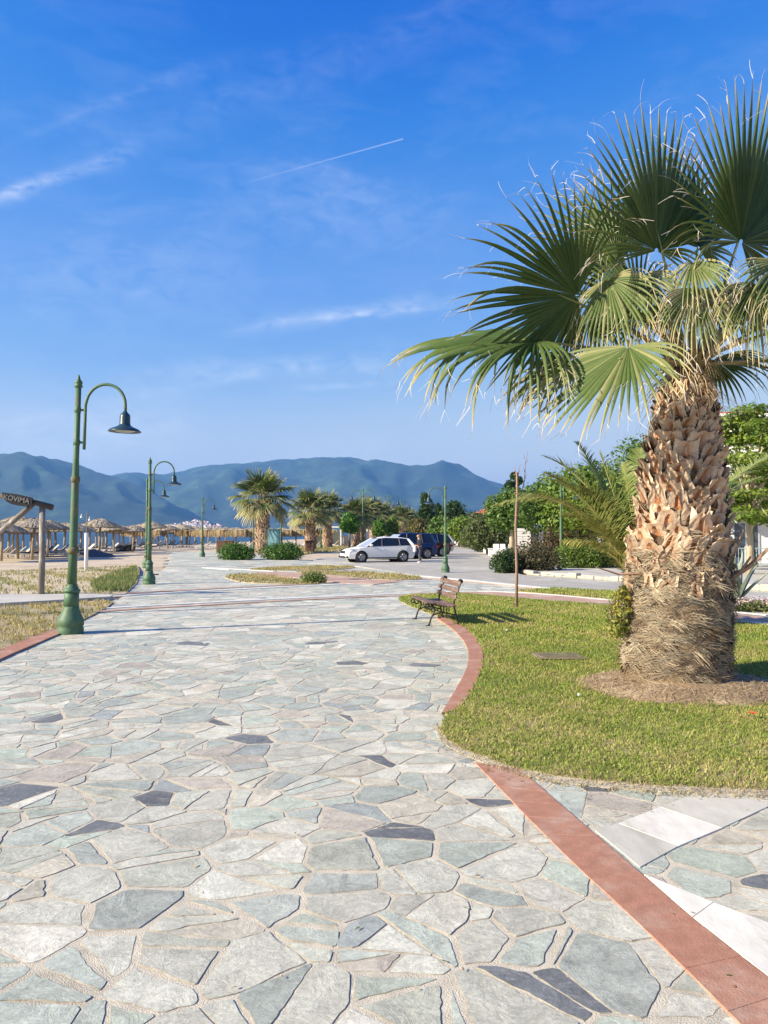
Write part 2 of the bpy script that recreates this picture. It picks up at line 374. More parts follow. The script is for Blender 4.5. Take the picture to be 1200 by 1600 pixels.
def town():
    b = MB(); r = random.Random(5)
    for k in range(170):
        px = 262 + 84 * r.random() ** .9; t = r.random(); py = 827 - t * 15 * (1 - abs(px - 306) / 70)
        p = At(px, py, 3500 + 60 * t); w = r.uniform(5, 11); h = r.uniform(5, 9); k2 = r.uniform(.7, 1)
        b.mi = 0; b.box((p.x, p.y, p.z), (w, w * r.uniform(.7, 1.2), h), Matrix.Rotation(r.uniform(-.5, .5), 4, 'Z'))
        b.mi = 1; b.box((p.x, p.y, p.z + h / 2 + 1.0), (w * 1.05, w * 1.1, 2.4), None, 0, .15)
    # the slope the town stands on
    b.mi = 2; vs = []; fs = []
    for i in range(13):
        for j in range(5):
            px = 245 + i * 9.6; t = j / 4; p = At(px, 829 - t * 17 * max(0, 1 - (abs(px - 302) / 62) ** 2), 3495 + 70 * t); vs.append((p.x, p.y, p.z - 3))
    fs = [(i * 5 + j, (i + 1) * 5 + j, (i + 1) * 5 + j + 1, i * 5 + j + 1) for i in range(12) for j in range(4)]; b.add(vs, fs)
    tag(b.build('town', [pm('town_wall', (.85, .82, .78), .8, .1), pm('town_roof', (.45, .2, .13), .8, .1), M_hill]), 'small white hillside town across the water', 'town', None, 'stuff')
town()

# haze: one closed box of thin blue air
hz = bpy.data.materials.new('haze'); hz.use_nodes = True; hn = hz.node_tree; hn.nodes.clear()
ho = hn.nodes.new('ShaderNodeOutputMaterial'); hv = hn.nodes.new('ShaderNodeVolumePrincipled')
hv.inputs['Color'].default_value = (.19, .49, 1.0, 1); hv.inputs['Density'].default_value = .95e-4; hv.inputs['Anisotropy'].default_value = .15
hn.links.new(hv.outputs[0], ho.inputs['Volume'])
hb = MB(); hb.box((0, 5700, 398), (26000, 12800, 816)); tag(hb.build('haze', hz), 'thin blue sea haze over the whole bay', 'haze', None, 'stuff')

# crazy paving ------------------------------------------------------
def clip(poly, nx, ny, c):
    out = []; n = len(poly); d = [p[0] * nx + p[1] * ny - c for p in poly]
    for i in range(n):
        a, b, da, db = poly[i], poly[(i + 1) % n], d[i], d[(i + 1) % n]
        if da <= 0: out.append(a)
        if (da < 0 < db) or (db < 0 < da):
            t = da / (da - db); out.append((a[0] + (b[0] - a[0]) * t, a[1] + (b[1] - a[1]) * t))
    return out
def area(p): return .5 * sum(p[i][0] * p[(i + 1) % len(p)][1] - p[(i + 1) % len(p)][0] * p[i][1] for i in range(len(p)))
def cells(x0, x1, y0, y1, cs, keep, r):
    """weighted Voronoi cells of jittered points, large ones broken along random cracks"""
    g = {}; pts = []
    nx, ny = int((x1 - x0) / cs) + 1, int((y1 - y0) / cs) + 1
    for i in range(nx):
        for j in range(ny):
            p = (x0 + (i + r.random()) * cs, y0 + (j + r.random()) * cs, (r.random() ** 2) * cs * cs * .55)
            g[(i, j)] = len(pts); pts.append(p)
    res = []
    for (i, j), k in g.items():
        p = pts[k]
        if not keep(p[0], p[1]): continue
        h = cs * 1.7; poly = [(p[0] - h, p[1] - h), (p[0] + h, p[1] - h), (p[0] + h, p[1] + h), (p[0] - h, p[1] + h)]
        nb = [g[(a, b)] for a in range(i - 2, i + 3) for b in range(j - 2, j + 3) if (a, b) in g and (a, b) != (i, j)]
        nb.sort(key=lambda q: (pts[q][0] - p[0]) ** 2 + (pts[q][1] - p[1]) ** 2)
        for q in nb:
            o = pts[q]; dx, dy = o[0] - p[0], o[1] - p[1]
            poly = clip(poly, dx, dy, (o[0] ** 2 + o[1] ** 2 - p[0] ** 2 - p[1] ** 2 + p[2] - o[2]) / 2)
            if len(poly) < 3: break
        if len(poly) < 3: continue
        stack = [poly]
        while stack:
            q = stack.pop(); A = area(q)
            if A < .004: continue
            if A > cs * cs * r.uniform(.40, 2.2):
                c = (sum(v[0] for v in q) / len(q), sum(v[1] for v in q) / len(q)); an = r.uniform(0, math.pi)
                n_ = (math.cos(an), math.sin(an)); cc = c[0] * n_[0] + c[1] * n_[1] + r.uniform(-.25, .25) * math.sqrt(A)
                stack += [a for a in (clip(q, n_[0], n_[1], cc), clip(q, -n_[0], -n_[1], -cc)) if len(a) > 2]
            else: res.append(q)
    return res
DARK = [tuple(U(x, y))[:2] for x, y in [(855, 1545), (620, 1300), (140, 1292), (310, 1350), (590, 1185), (740, 1253), (520, 1095), (385, 1157), (280, 1590), (395, 1049), (925, 1232), (560, 1036), (230, 1245), (505, 1005), (25, 1245), (300, 1005), (880, 1415)]]
PALE = [(.52, .53, .42), (.47, .515, .41), (.56, .55, .445), (.66, .64, .52), (.455, .49, .41), (.54, .535, .43), (.57, .53, .41), (.44, .465, .395), (.62, .615, .50), (.48, .52, .43)]
def paving(name, x0, x1, y0, y1, cs, keep, seed, detail, label):
    r = random.Random(seed); V = []; Fc = []; C = []; S = []
    polys = cells(x0, x1, y0, y1, cs, keep, r)
    for q in polys:
        if area(q) < 0: q = q[::-1]
        n = len(q); g = r.choice((.001, .002, .004, .007, .012, .017)) if detail else r.choice((.002, .004, .009))
        ins = q
        for i in range(n):
            a, b = q[i], q[(i + 1) % n]; dx, dy = b[0] - a[0], b[1] - a[1]; l = math.hypot(dx, dy)
            if l < 1e-6: continue
            nx, ny = dy / l, -dx / l; gg = g * r.uniform(.5, 1.7)
            ins = clip(ins, nx, ny, a[0] * nx + a[1] * ny - gg)
            if len(ins) < 3: break
        if len(ins) < 3 or area(ins) < .003: continue
        # knock the corners off, then wobble the edges
        pts = []; n = len(ins)
        for i in range(n):
            a, b, c = ins[i - 1], ins[i], ins[(i + 1) % n]
            la, lc = math.dist(a, b), math.dist(b, c); k = r.uniform(.002, .022)
            ka, kc = min(k, la * .3) / max(la, 1e-6), min(k, lc * .3) / max(lc, 1e-6)
            pts += [(b[0] + (a[0] - b[0]) * ka, b[1] + (a[1] - b[1]) * ka), (b[0] + (c[0] - b[0]) * kc, b[1] + (c[1] - b[1]) * kc)]
        if detail:
            fine = []
            for i in range(len(pts)):
                a, b = pts[i], pts[(i + 1) % len(pts)]; l = math.dist(a, b); m = max(1, int(l / .035))
                for t in range(m):
                    p = (a[0] + (b[0] - a[0]) * t / m, a[1] + (b[1] - a[1]) * t / m)
                    w = mnoise.noise(Vector((p[0] * 9, p[1] * 9, seed))) * .012 + mnoise.noise(Vector((p[0] * 28, p[1] * 28, seed))) * .008
                    lx, ly = (b[1] - a[1]) / max(l, 1e-6), -(b[0] - a[0]) / max(l, 1e-6); fine.append((p[0] + lx * w, p[1] + ly * w))
            pts = fine
        cx, cy = sum(p[0] for p in pts) / len(pts), sum(p[1] for p in pts) / len(pts)
        col = list(r.choice(PALE)); k = r.uniform(.80, 1.06); col = [c * k for c in col]
        near_dark = any(math.dist((cx, cy), d) < .09 + .008 * cy for d in DARK) if cy < 14 else False
        if near_dark or r.random() < (.006 if detail else .002): col = [.175 * k, .185 * k, .185 * k]
        elif r.random() < .04: col = [.38 * k, .41 * k, .37 * k]
        elif r.random() < .03: col = [.50 * k, .45 * k, .36 * k]
        zt = .0032 + r.uniform(-.0014, .0014); tx, ty = r.uniform(-.005, .005), r.uniform(-.005, .005)
        o = len(V); n = len(pts); e = .006
        for p in pts: V.append((p[0], p[1], -.001))
        for p in pts:
            d = math.dist(p, (cx, cy)) or 1; V.append((p[0] + (cx - p[0]) * e / d, p[1] + (cy - p[1]) * e / d, zt + (p[0] - cx) * tx + (p[1] - cy) * ty))
        V += V[o + n:o + 2 * n]; C += [[.30, .265, .20]] * (2 * n) + [col] * n; sh = (r.uniform(-50, 50), r.uniform(-50, 50), r.uniform(-50, 50)); S += [sh] * (3 * n)
        Fc += [(o + i, o + (i + 1) % n, o + n + (i + 1) % n, o + n + i) for i in range(n)]; Fc.append(tuple(o + 2 * n + i for i in range(n)))
    me = bpy.data.meshes.new(name); me.from_pydata(V, [], Fc); me.materials.append(M_stone)
    for nm, arr in (('Col', C), ('Shift', S)):
        ca = me.color_attributes.new(nm, 'FLOAT_COLOR', 'POINT'); a = np.ones((len(V), 4), np.float32); a[:, :3] = arr; ca.data.foreach_set('color', a.ravel())
    me.update(); tag(link(name, me), label, 'paving', None, 'structure')

# outlines on the ground, read off the photograph
LAWN = [(688, 1138), (690, 1120), (715, 1108), (742, 1075), (755, 1040), (752, 1012), (738, 992), (712, 974), (690, 966), (640, 948), (616, 934), (648, 929), (715, 928), (780, 932), (808, 936), (880, 941), (955, 947), (1060, 960), (1200, 978), (1400, 1000), (1700, 1060), (1900, 1232), (1500, 1240), (1200, 1234), (1080, 1231), (1000, 1228), (900, 1219), (830, 1207), (765, 1188), (720, 1170), (694, 1152)]
LAWN_W = smooth_poly(pxpoly(LAWN), 3)
LAWN_W = [(x + .05 * mnoise.noise(Vector((x * 4, y * 4, 0))) + .03 * mnoise.noise(Vector((x * 13, y * 13, 5))), y + .05 * mnoise.noise(Vector((x * 4, y * 4, 9))) + .03 * mnoise.noise(Vector((x * 13, y * 13, 3)))) for x, y in LAWN_W]
WEDGE_W = pxpoly([(806, 925), (865, 921), (958, 926), (1300, 950), (1300, 966), (958, 938), (880, 931)])
DRY_W = pxpoly([(-400, 1190), (-200, 1100), (0, 1019), (40, 1002), (85, 985), (130, 970), (165, 952), (178, 942), (150, 938), (0, 949), (-600, 990)])
DRY2_W = pxpoly([(-700, 955), (0, 933), (172, 932), (196, 929), (214, 912), (219, 893), (214, 884), (120, 889), (0, 893), (-500, 905)])
ISL = [pxpoly(p) for p in ([(375, 891), (430, 886.7), (497, 884.5), (560, 885.5), (545, 890), (447, 892.5)], [(348, 903), (360, 898.5), (400, 897), (440, 902), (478, 909), (511, 911), (490, 914), (430, 913), (377, 911)], [(450, 895), (490, 892.5), (563, 893.7), (630, 898), (668, 904.5), (630, 907.5), (570, 905.5), (517, 899.8)])]
PLAZA = [(-1.0, -3), (4.5, -3), (9.5, 1.0), (12, 6), (14, 16), (13, 25), (9, 30), (4, 33), (0, 36.5), (-4, 45), (-13, 72), (-19, 70), (-15.5, 56), (-12.6, 46), (-9.0, 31)] + [tuple(U(x, y))[:2] for x, y in [(214, 900), (210, 915), (180, 942), (160, 956), (130, 971), (85, 987), (0, 1032), (-200, 1130)]] + [(-4.5, 4.5), (-4.5, -3)]
sheet('paving_bed', PLAZA, 0.0, M_mortar, .2, 'sandy mortar bed between the flagstones', 'paving')
lawn_in = pxpoly([(760, 1170), (740, 1100), (775, 1040), (740, 975), (700, 950), (1000, 960), (1400, 1010), (1700, 1100), (1500, 1215), (1000, 1210)])
def keep_near(x, y): return bool(in_poly([(x, y)], PLAZA)[0]) and not bool(in_poly([(x, y)], lawn_in)[0])
paving('flagstones', -7.5, 8.5, 1.0, 12.5, .31, keep_near, 3, True, 'irregular pale grey-green flagstones of the promenade')
paving('flagstones', -12, 14, 12.5, 34, .45, keep_near, 4, False, 'flagstones of the promenade beyond the bench')
paving('flagstones', -20, 10, 34, 72, .9, keep_near, 5, False, 'distant flagstones where the promenade meets the beach')

# road and far pavement
ROAD_W = pxpoly([(500, 872), (640, 870), (690, 855.5), (600, 848), (560, 845), (735, 847), (755, 857), (772, 876), (793, 893.5), (830, 901), (960, 911), (1300, 935), (1300, 949), (960, 925), (850, 918), (730, 906), (640, 898), (560, 885), (480, 880)])
sheet('road', ROAD_W, .016, M_asphalt, .1, 'pale grey asphalt road running away past the parked cars', 'road')
WALK_W = pxpoly([(759, 856), (778, 875), (798, 890), (840, 897), (960, 906), (1400, 938), (1400, 885), (960, 880), (860, 866), (800, 853)])
sheet('pavement', WALK_W, .10, M_concrete, .2, 'raised pavement in front of the hedge', 'pavement')
def kerb_line(name, pts, z, w, h, mat, label, closed=False, seg=.5, gap=.012, jitter=0.0):
    """a row of kerb stones along a path"""
    b = MB(); r = random.Random(len(pts)); P = [Vector((p[0], p[1], 0)) for p in pts]
    dense = []
    for a, c in zip(P, P[1:]):
        l = (c - a).length; n = max(1, round(l / seg)); dense += [a.lerp(c, i / n) for i in range(n)]
    dense.append(P[-1])
    for a, c in zip(dense, dense[1:]):
        d = (c - a); l = d.length
        if l < .02: continue
        d /= l; n_ = Vector((-d.y, d.x, 0)); k = r.uniform(.88, 1.08); b.col = (k, k, k)
        hh = h * (1 + jitter * r.uniform(-1, 1)); mid = (a + c) / 2 + n_ * jitter * r.uniform(-.05, .05)
        b.box((mid.x, mid.y, z + hh / 2), (l - gap, w * (1 + jitter * r.uniform(-.4, .4)), hh), Matrix.Rotation(math.atan2(d.y, d.x) + jitter * r.uniform(-.15, .15), 4, 'Z'), min(.03, w * .1, hh * .35))
    o = b.build(name, mat); tag(o, label, 'kerb', None, 'structure'); return o
M_kerb = pm('kerb_stone', (.40, .37, .31), .9, .18, 3, .004, 40, col2=(.38, .36, .32), c2scale=1.5)
kerb_line('kerb', pxpoly([(757, 856), (775, 876), (797, 891.5), (840, 899)]), 0, .28, .16, M_kerb, 'pale kerb stones along the right side of the road', seg=1.2)
kerb_line('kerb', pxpoly([(826, 898.5), (880, 902), (958, 907.5), (1150, 921), (1300, 931)]), 0, .24, .15, M_kerb, 'rough broken kerb stones below the hedge', seg=.42, jitter=.5)
def band(name, top, bot, z, mat, label, n=1):
    """a strip between two edges given in the photograph's pixels"""
    a = [U(x, y) for x, y in top]; c = [U(x, y) for x, y in bot]
    sheet(name, [tuple(p)[:2] for p in a] + [tuple(p)[:2] for p in reversed(c)], z, mat, .015, label, 'paving band')
def ribbon(name, pts, w, z, mat, label, n=14, gaps=False):
    """a strip of even width along a path in the photograph's pixels"""
    p = smooth_poly(pxpoly(pts), 2, False); L_, R_ = [], []
    for i in range(len(p)):
        d = Vector(p[min(i + 1, len(p) - 1)]) - Vector(p[max(i - 1, 0)]); d.normalize(); L_.append((p[i][0] - d.y * w / 2, p[i][1] + d.x * w / 2)); R_.append((p[i][0] + d.y * w / 2, p[i][1] - d.x * w / 2))
    b = MB(); n = len(p); vs = [(*q, z) for q in L_] + [(*q, z) for q in R_] + [(*q, z - .015) for q in L_] + [(*q, z - .015) for q in R_]
    fs = [(i, n + i, n + i + 1, i + 1) for i in range(n - 1)] + [(2 * n + i, i, i + 1, 2 * n + i + 1) for i in range(n - 1)] + [(n + i, 3 * n + i, 3 * n + i + 1, n + i + 1) for i in range(n - 1)]
    b.add(vs, fs); o = b.build(name, mat); tag(o, label, 'paving band', None, 'structure'); return o
# bands across the plaza
ribbon('paving_band', [(150, 931), (217, 926.5), (400, 916.5), (597, 908), (670, 905)], .34, .020, M_terrafar, 'faded red band across the plaza, the farther of two')
ribbon('paving_band', [(150, 934.5), (217, 929.6), (400, 919.5), (597, 910.6), (670, 907.5)], .22, .021, M_white, 'white line along the farther red band')
ribbon('paving_band', [(140, 958), (187, 953.5), (400, 941.5), (540, 934.5), (640, 930.5)], .26, .020, M_terrafar, 'faded red band across the plaza, the nearer of two')
ribbon('paving_band', [(140, 953.5), (187, 949.5), (400, 938), (540, 931.6), (640, 927.8)], .20, .021, M_white, 'white line along the nearer red band')
ribbon('paving_band', [(360, 891), (300, 886), (430, 893)], .2, .0225, M_white, 'white line beside the grass islands')
ribbon('paving_band', [(640, 899), (730, 907), (850, 919.5), (960, 926), (1100, 937)], .3, .0235, M_white, 'white line between road and lawn')
ribbon('paving_band', [(670, 903.5), (740, 909.7), (850, 921.5)], .18, .0228, M_terrafar, 'thin red line beside the white line')
band('paving_band', [(400, 895), (447, 894.6), (517, 900.2), (577, 906), (630, 909)], [(395, 897), (430, 900.5), (470, 904), (530, 911.5), (583, 914)], .024, M_terrafar, 'red brick strip between the grass islands')
band('paving_band', [(640, 928), (715, 926.5), (769, 926), (860, 930), (955, 939), (1060, 950), (1200, 966), (1400, 986)], [(640, 931), (715, 929), (780, 933), (880, 942), (955, 949), (1060, 962), (1200, 975.5), (1400, 1001)], .0255, M_terrafar, 'red brick strip along the far side of the lawn')
ribbon('paving_band', [(690, 925.5), (780, 925), (870, 931), (958, 939.5), (1060, 949), (1200, 963)], .16, .032, M_white, 'white edging above the red brick strip')
ribbon('paving_band', [(1060, 963.5), (1140, 971), (1200, 977), (1400, 1002)], .2, .033, M_white, 'white edging between red strip and lawn')
sheet('path', pxpoly([(-700, 975), (0, 949), (100, 943), (172, 938), (176, 935), (150, 933.5), (0, 934), (-700, 946)]), .10, M_concrete, .2, 'pale concrete path leading to the wooden sign frame', 'path')
# terracotta tile strip in front and the curved one by the bench, built of tiles
def tiles(name, left, right, z, n, mat, label):
    """tiles set across a strip between two edges"""
    def res(pts, n):
        P = smooth_poly(pxpoly(pts), 2, False); d = [0]
        for a, b_ in zip(P, P[1:]): d.append(d[-1] + math.dist(a, b_))
        t = np.linspace(0, d[-1], n + 1); return list(zip(np.interp(t, d, [p[0] for p in P]), np.interp(t, d, [p[1] for p in P])))
    A, B = res(left, n), res(right, n); b = MB(); r = random.Random(n)
    for i in range(n):
        a0, a1, b0, b1 = (Vector((*q, 0)) for q in (A[i], A[i + 1], B[i], B[i + 1])); e = .0006
        d = (a1 - a0).normalized() * e; k = r.uniform(.95, 1.04); b.col = (k, k, k)
        q = [a0 + d, b0 + d, b1 - d, a1 - d]; c = sum(q, Vector()) / 4; zz = z + r.uniform(-.0012, .0012)
        top = [(v + (c - v) * .012) for v in q]
        vs = [(v.x, v.y, z - .03) for v in q] + [(v.x, v.y, zz - .003) for v in q] + [(v.x, v.y, zz) for v in top]
        fs = [(8, 9, 10, 11)] + [(j, (j + 1) % 4, 4 + (j + 1) % 4, 4 + j) for j in range(4)] + [(4 + j, 4 + (j + 1) % 4, 8 + (j + 1) % 4, 8 + j) for j in range(4)]
        b.add(vs, fs)
    o = b.build(name, mat); tag(o, label, 'paving band', None, 'structure')
M_tile = pm('terracotta_tile', (.37, .18, .115), .78, .20, 14, .003, 90, attr=False, col2=(.43, .29, .215), c2scale=2.6, c2lo=.46, c2hi=.72)
tiles('terracotta_strip', [(742, 1193), (880, 1337), (1000, 1446), (1155, 1602), (1320, 1770)], [(812, 1203), (880, 1262), (990, 1356), (1080, 1436), (1205, 1535), (1430, 1700)], .0095, 13, M_tile, 'terracotta tile strip running from the lawn to the camera')
tiles('terracotta_strip', [(690, 1117), (712, 1080), (731, 1045), (733, 1018), (722, 998), (700, 978), (680, 966)], [(716, 1112), (740, 1080), (756, 1043), (754, 1012), (740, 991), (716, 973), (694, 963)], .021, 13, M_tile, 'curved terracotta edging between bench and lawn')
tiles('terracotta_strip', [(-200, 1105), (0, 1018), (40, 1001), (84, 986), (100, 980)], [(-200, 1135), (0, 1032), (48, 1012), (96, 991), (112, 984)], .030, 12, M_tile, 'terracotta edging along the dry grass')
# marble slabs in the near right corner
def slab(name, pts, col, label, z=.0085):
    b = MB(); P = pxpoly(pts); c = (sum(p[0] for p in P) / len(P), sum(p[1] for p in P) / len(P)); b.col = col
    e = .998; P = [(c[0] + (p[0] - c[0]) * e, c[1] + (p[1] - c[1]) * e) for p in P]
    if area(P) < 0: P = P[::-1]
    n = len(P); b.add([(*p, z) for p in P] + [(*p, z - .03) for p in P], [tuple(range(n))] + [(i, n + i, n + (i + 1) % n, (i + 1) % n) for i in range(n)])
    tag(b.build(name, M_marble), label, 'slab', None, 'structure')
slab('marble_slab', [(930, 1299), (966, 1288.5), (1060, 1324), (1000, 1357)], (.50, .485, .41), 'grey marble slab beside the terracotta strip')
slab('marble_slab', [(967, 1288), (1031, 1263), (1127, 1296), (1061, 1323.5)], (.69, .665, .58), 'white marble slab between two grey ones')
slab('marble_slab', [(1032, 1262.5), (1095, 1238), (1200, 1254), (1200, 1262), (1128, 1295.5)], (.53, .51, .43), 'grey marble slab touching the lawn')
slab('marble_slab', [(1096, 1237.5), (1120, 1236.5), (1420, 1236), (1420, 1250), (1201, 1254)], (.56, .54, .45), 'grey marble slab farthest to the right')
slab('marble_slab', [(1006, 1368), (1114, 1412), (1082, 1435)], (.70, .675, .59), 'white marble wedge beside the terracotta strip')
slab('marble_slab', [(1115, 1412.5), (1205, 1446), (1400, 1510), (1400, 1665), (1206, 1532), (1083, 1436)], (.69, .665, .58), 'large white marble slab beside the terracotta strip')

# lawns ---------------------------------------------------------------
def grass(name, poly, z, dens, h, w, pal, label, fall=None, seed=1, patch=.8, hole=None, lean=.5, bare=0.0, zf=None):
    r = np.random.default_rng(seed); P = np.array(poly); lo, hi = P.min(0), P.max(0); n = int((hi - lo).prod() * dens)
    xy = lo + r.random((n, 2)) * (hi - lo); xy = xy[in_poly(xy, poly)]
    if fall: xy = xy[r.random(len(xy)) < fall(xy)]
    if hole: xy = xy[~hole(xy, r)]
    n = len(xy)
    def fld(s, o):  # cheap smooth patch field
        x, y = xy[:, 0], xy[:, 1]
        return (np.sin(x * 2.1 * s + o) * np.cos(y * 1.7 * s - o * 2) + .6 * np.sin(x * 5.3 * s + y * 3.7 * s + o) + .5 * np.cos(x * 9.1 * s - y * 7.7 * s + 2 * o) + .4 * np.sin(y * 15 * s + 3 * np.sin(x * 6 * s))) / 2.5
    f1 = fld(patch, seed); f2 = fld(patch * 2.3, seed + 2.2)
    if bare:
        k = r.random(n) > np.clip((f2 + bare) * 1.2, 0, .93); xy, f1, f2 = xy[k], f1[k], f2[k]; n = len(xy)
    hh = h * (.55 + .7 * r.random(n)) * (1 + .35 * f2); an = r.random(n) * 2 * np.pi; ln = hh * lean * (.3 + r.random(n)); la = r.random(n) * 2 * np.pi
    dirv = np.stack([np.cos(an), np.sin(an)], 1) * (w * (.6 + .7 * r.random(n)))[:, None]; lv = np.stack([np.cos(la), np.sin(la)], 1) * ln[:, None]
    zz = np.full(n, z) if zf is None else zf(xy) + z
    V = np.zeros((n, 5, 3), np.float32)
    V[:, 0, :2] = xy - dirv / 2; V[:, 1, :2] = xy + dirv / 2; V[:, 0, 2] = V[:, 1, 2] = zz
    m = xy + lv * .35; V[:, 2, :2] = m + dirv * .38; V[:, 3, :2] = m - dirv * .38; V[:, 2, 2] = V[:, 3, 2] = zz + hh * .62
    V[:, 4, :2] = xy + lv; V[:, 4, 2] = zz + hh
    pal = np.array(pal); t = np.clip(.5 + .38 * f1 + .32 * (r.random(n) - .5) * 2, 0, .999) * (len(pal) - 1); i = t.astype(int); fr = (t - i)[:, None]
    c = pal[i] * (1 - fr) + pal[np.minimum(i + 1, len(pal) - 1)] * fr; c = c * (.75 + .5 * r.random(n))[:, None]
    dead = r.random(n) < .10 + .12 * (f1 > .2); c[dead] = np.array([.42, .34, .17]) * (.7 + .5 * r.random(dead.sum()))[:, None]
    C = np.repeat(c[:, None, :], 5, 1)
    b = np.arange(n)[:, None] * 5
    Fa = np.concatenate([b + np.array([0, 1, 2]), b + np.array([0, 2, 3]), b + np.array([3, 2, 4])])
    o = np_mesh(name, V.reshape(-1, 3), Fa, C.reshape(-1, 3), M_blade); tag(o, label, 'grass', None, 'stuff'); return o
M_blade = pm('grass_blade', rough=.6, var=.05, attr=True, trans=.35, spec=.25)
G_PAL = [(.12, .215, .026), (.19, .30, .038), (.28, .33, .065), (.38, .38, .10), (.50, .44, .18)]
N_PAL = [(.13, .215, .030), (.21, .30, .042), (.31, .365, .07), (.43, .42, .13), (.54, .47, .21)]
D_PAL = [(.21, .23, .07), (.33, .305, .11), (.46, .385, .17), (.56, .45, .23)]
PALM = U(1053, 1066); PALM.z = 0
def soilmask(xy, r):
    d = np.hypot((xy[:, 0] - PALM.x - .02) / 1.08, (xy[:, 1] - PALM.y + .34) / .90); return d < .95 + .16 * np.sin(np.arctan2(xy[:, 1] - PALM.y, xy[:, 0] - PALM.x) * 5) + .3 * (r.random(len(xy)) - .5)
edge_n = lambda xy: np.ones(len(xy))
sheet('lawn_soil', LAWN_W, .0135, M_lawnsoil, .1, 'earth under the lawn', 'lawn')
near_poly = lambda lo, hi, P: P
def split_by_y(poly, y0, y1):
    q = clip(clip(list(poly), 0, 1, y1), 0, -1, -y0) if poly else poly; return q
def grow(poly, k):
    c = np.mean(np.array(poly), 0); return [tuple(c + (np.array(p) - c) * k) for p in poly]
grass('grass', split_by_y(LAWN_W, 3, 8.2), .012, 5600, .026, .0075, N_PAL, 'short sunlit lawn in front of the palm', seed=2, hole=soilmask, lean=.9, bare=-.02, patch=1.1)
grass('grass', split_by_y(LAWN_W, 8.2, 12.5), .012, 2800, .032, .010, G_PAL, 'short sunlit lawn around the palm', seed=3, hole=soilmask, lean=.8, bare=-.15)
grass('grass', split_by_y(LAWN_W, 12.5, 26), .012, 1150, .045, .015, G_PAL, 'short sunlit lawn behind the bench', seed=4, lean=.6)
grass('grass', split_by_y(LAWN_W, 3, 12), .012, 260, .055, .009, [(.10, .17, .03), (.17, .25, .04), (.30, .32, .08)], 'taller green tufts in the lawn', seed=14, hole=soilmask, lean=.9, bare=.1, patch=1.6)
# straggling straw along the lawn's worn near edge
edge = smooth_poly(pxpoly([(684, 1140), (690, 1156), (720, 1174), (765, 1192), (830, 1211), (900, 1223), (1000, 1232), (1100, 1236), (1200, 1239)]), 2, False)
edge_band = [(p[0], p[1] + .22) for p in edge] + [(p[0] - .02, p[1] - .07) for p in reversed(edge)]
sheet('lawn_edge', edge_band, .0095, M_mortar, .006, 'worn sandy edge of the lawn', 'lawn')
grass('grass', smooth_poly([(x, y - .03 - .09 * abs(math.sin(i * 1.7))) if i >= len(edge) else (x, y) for i, (x, y) in enumerate(edge_band)], 1), .008, 3400, .024, .006, [(.42, .34, .19), (.48, .40, .25), (.30, .28, .10)], 'straw and dry blades along the lawn edge', seed=9, lean=1.6)
sheet('lawn_soil', WEDGE_W, .0262, M_lawnsoil, .1, 'earth under the narrow lawn by the road', 'lawn')
grass('grass', WEDGE_W, .026, 700, .07, .02, G_PAL, 'narrow lawn beside the road', seed=5)
for i, p in enumerate(ISL):
    p = smooth_poly(p, 2); sheet('island_soil', p, .0272, M_drysoil, .1, ['earth of the long grass island', 'earth of the island with the shrub', 'earth of the island beside the bench'][i], 'grass island')
    grass('grass', p, .027, 420, .07, .028, D_PAL, ['dry grass on the far island', 'dry grass on the shrub island', 'dry grass on the island near the bench'][i], seed=20 + i, bare=.45, patch=.5)
M_dune = M_drysoil
sheet('dry_soil', DRY_W, .026, M_dune, .2, 'dry earth beside the near lamp', 'ground')
grass('grass', split_by_y(DRY_W, 5, 14), .026, 1900, .060, .013, D_PAL, 'dry yellow grass around the near lamp', seed=6, bare=.62)
grass('grass', split_by_y(DRY_W, 14, 30), .026, 950, .07, .018, D_PAL, 'dry yellow grass in front of the concrete path', seed=7, bare=.7)
sheet('dry_soil', DRY2_W, .024, M_sand, .2, 'sandy earth behind the concrete path', 'ground')
D2 = [(.16, .22, .06), (.25, .275, .085), (.38, .345, .13), (.52, .43, .22)]
grass('grass', DRY2_W, .024, 380, .085, .026, D2, 'patchy dune grass behind the concrete path', seed=8, bare=.85, patch=.35, fall=lambda xy: np.clip((xy[:, 0] + 24) / 8, .25, 1))
tuft = pxpoly([(150, 925), (200, 926), (216, 905), (212, 888), (170, 900), (140, 915)])
grass('grass', tuft, .024, 600, .17, .022, [(.11, .18, .05), (.17, .225, .07), (.24, .25, .09)], 'longer green grass at the corner of the promenade', seed=11, bare=.3, patch=.6)
far_gr = pxpoly([(470, 866), (560, 858), (600, 854), (560, 850), (440, 857), (400, 864)])
sheet('far_soil', far_gr, .012, M_drysoil, .1, 'dry earth under the row of palms', 'ground')
grass('grass', far_gr, .012, 45, .15, .07, D_PAL, 'dry grass under the row of palms', seed=12, bare=.4, patch=.2)
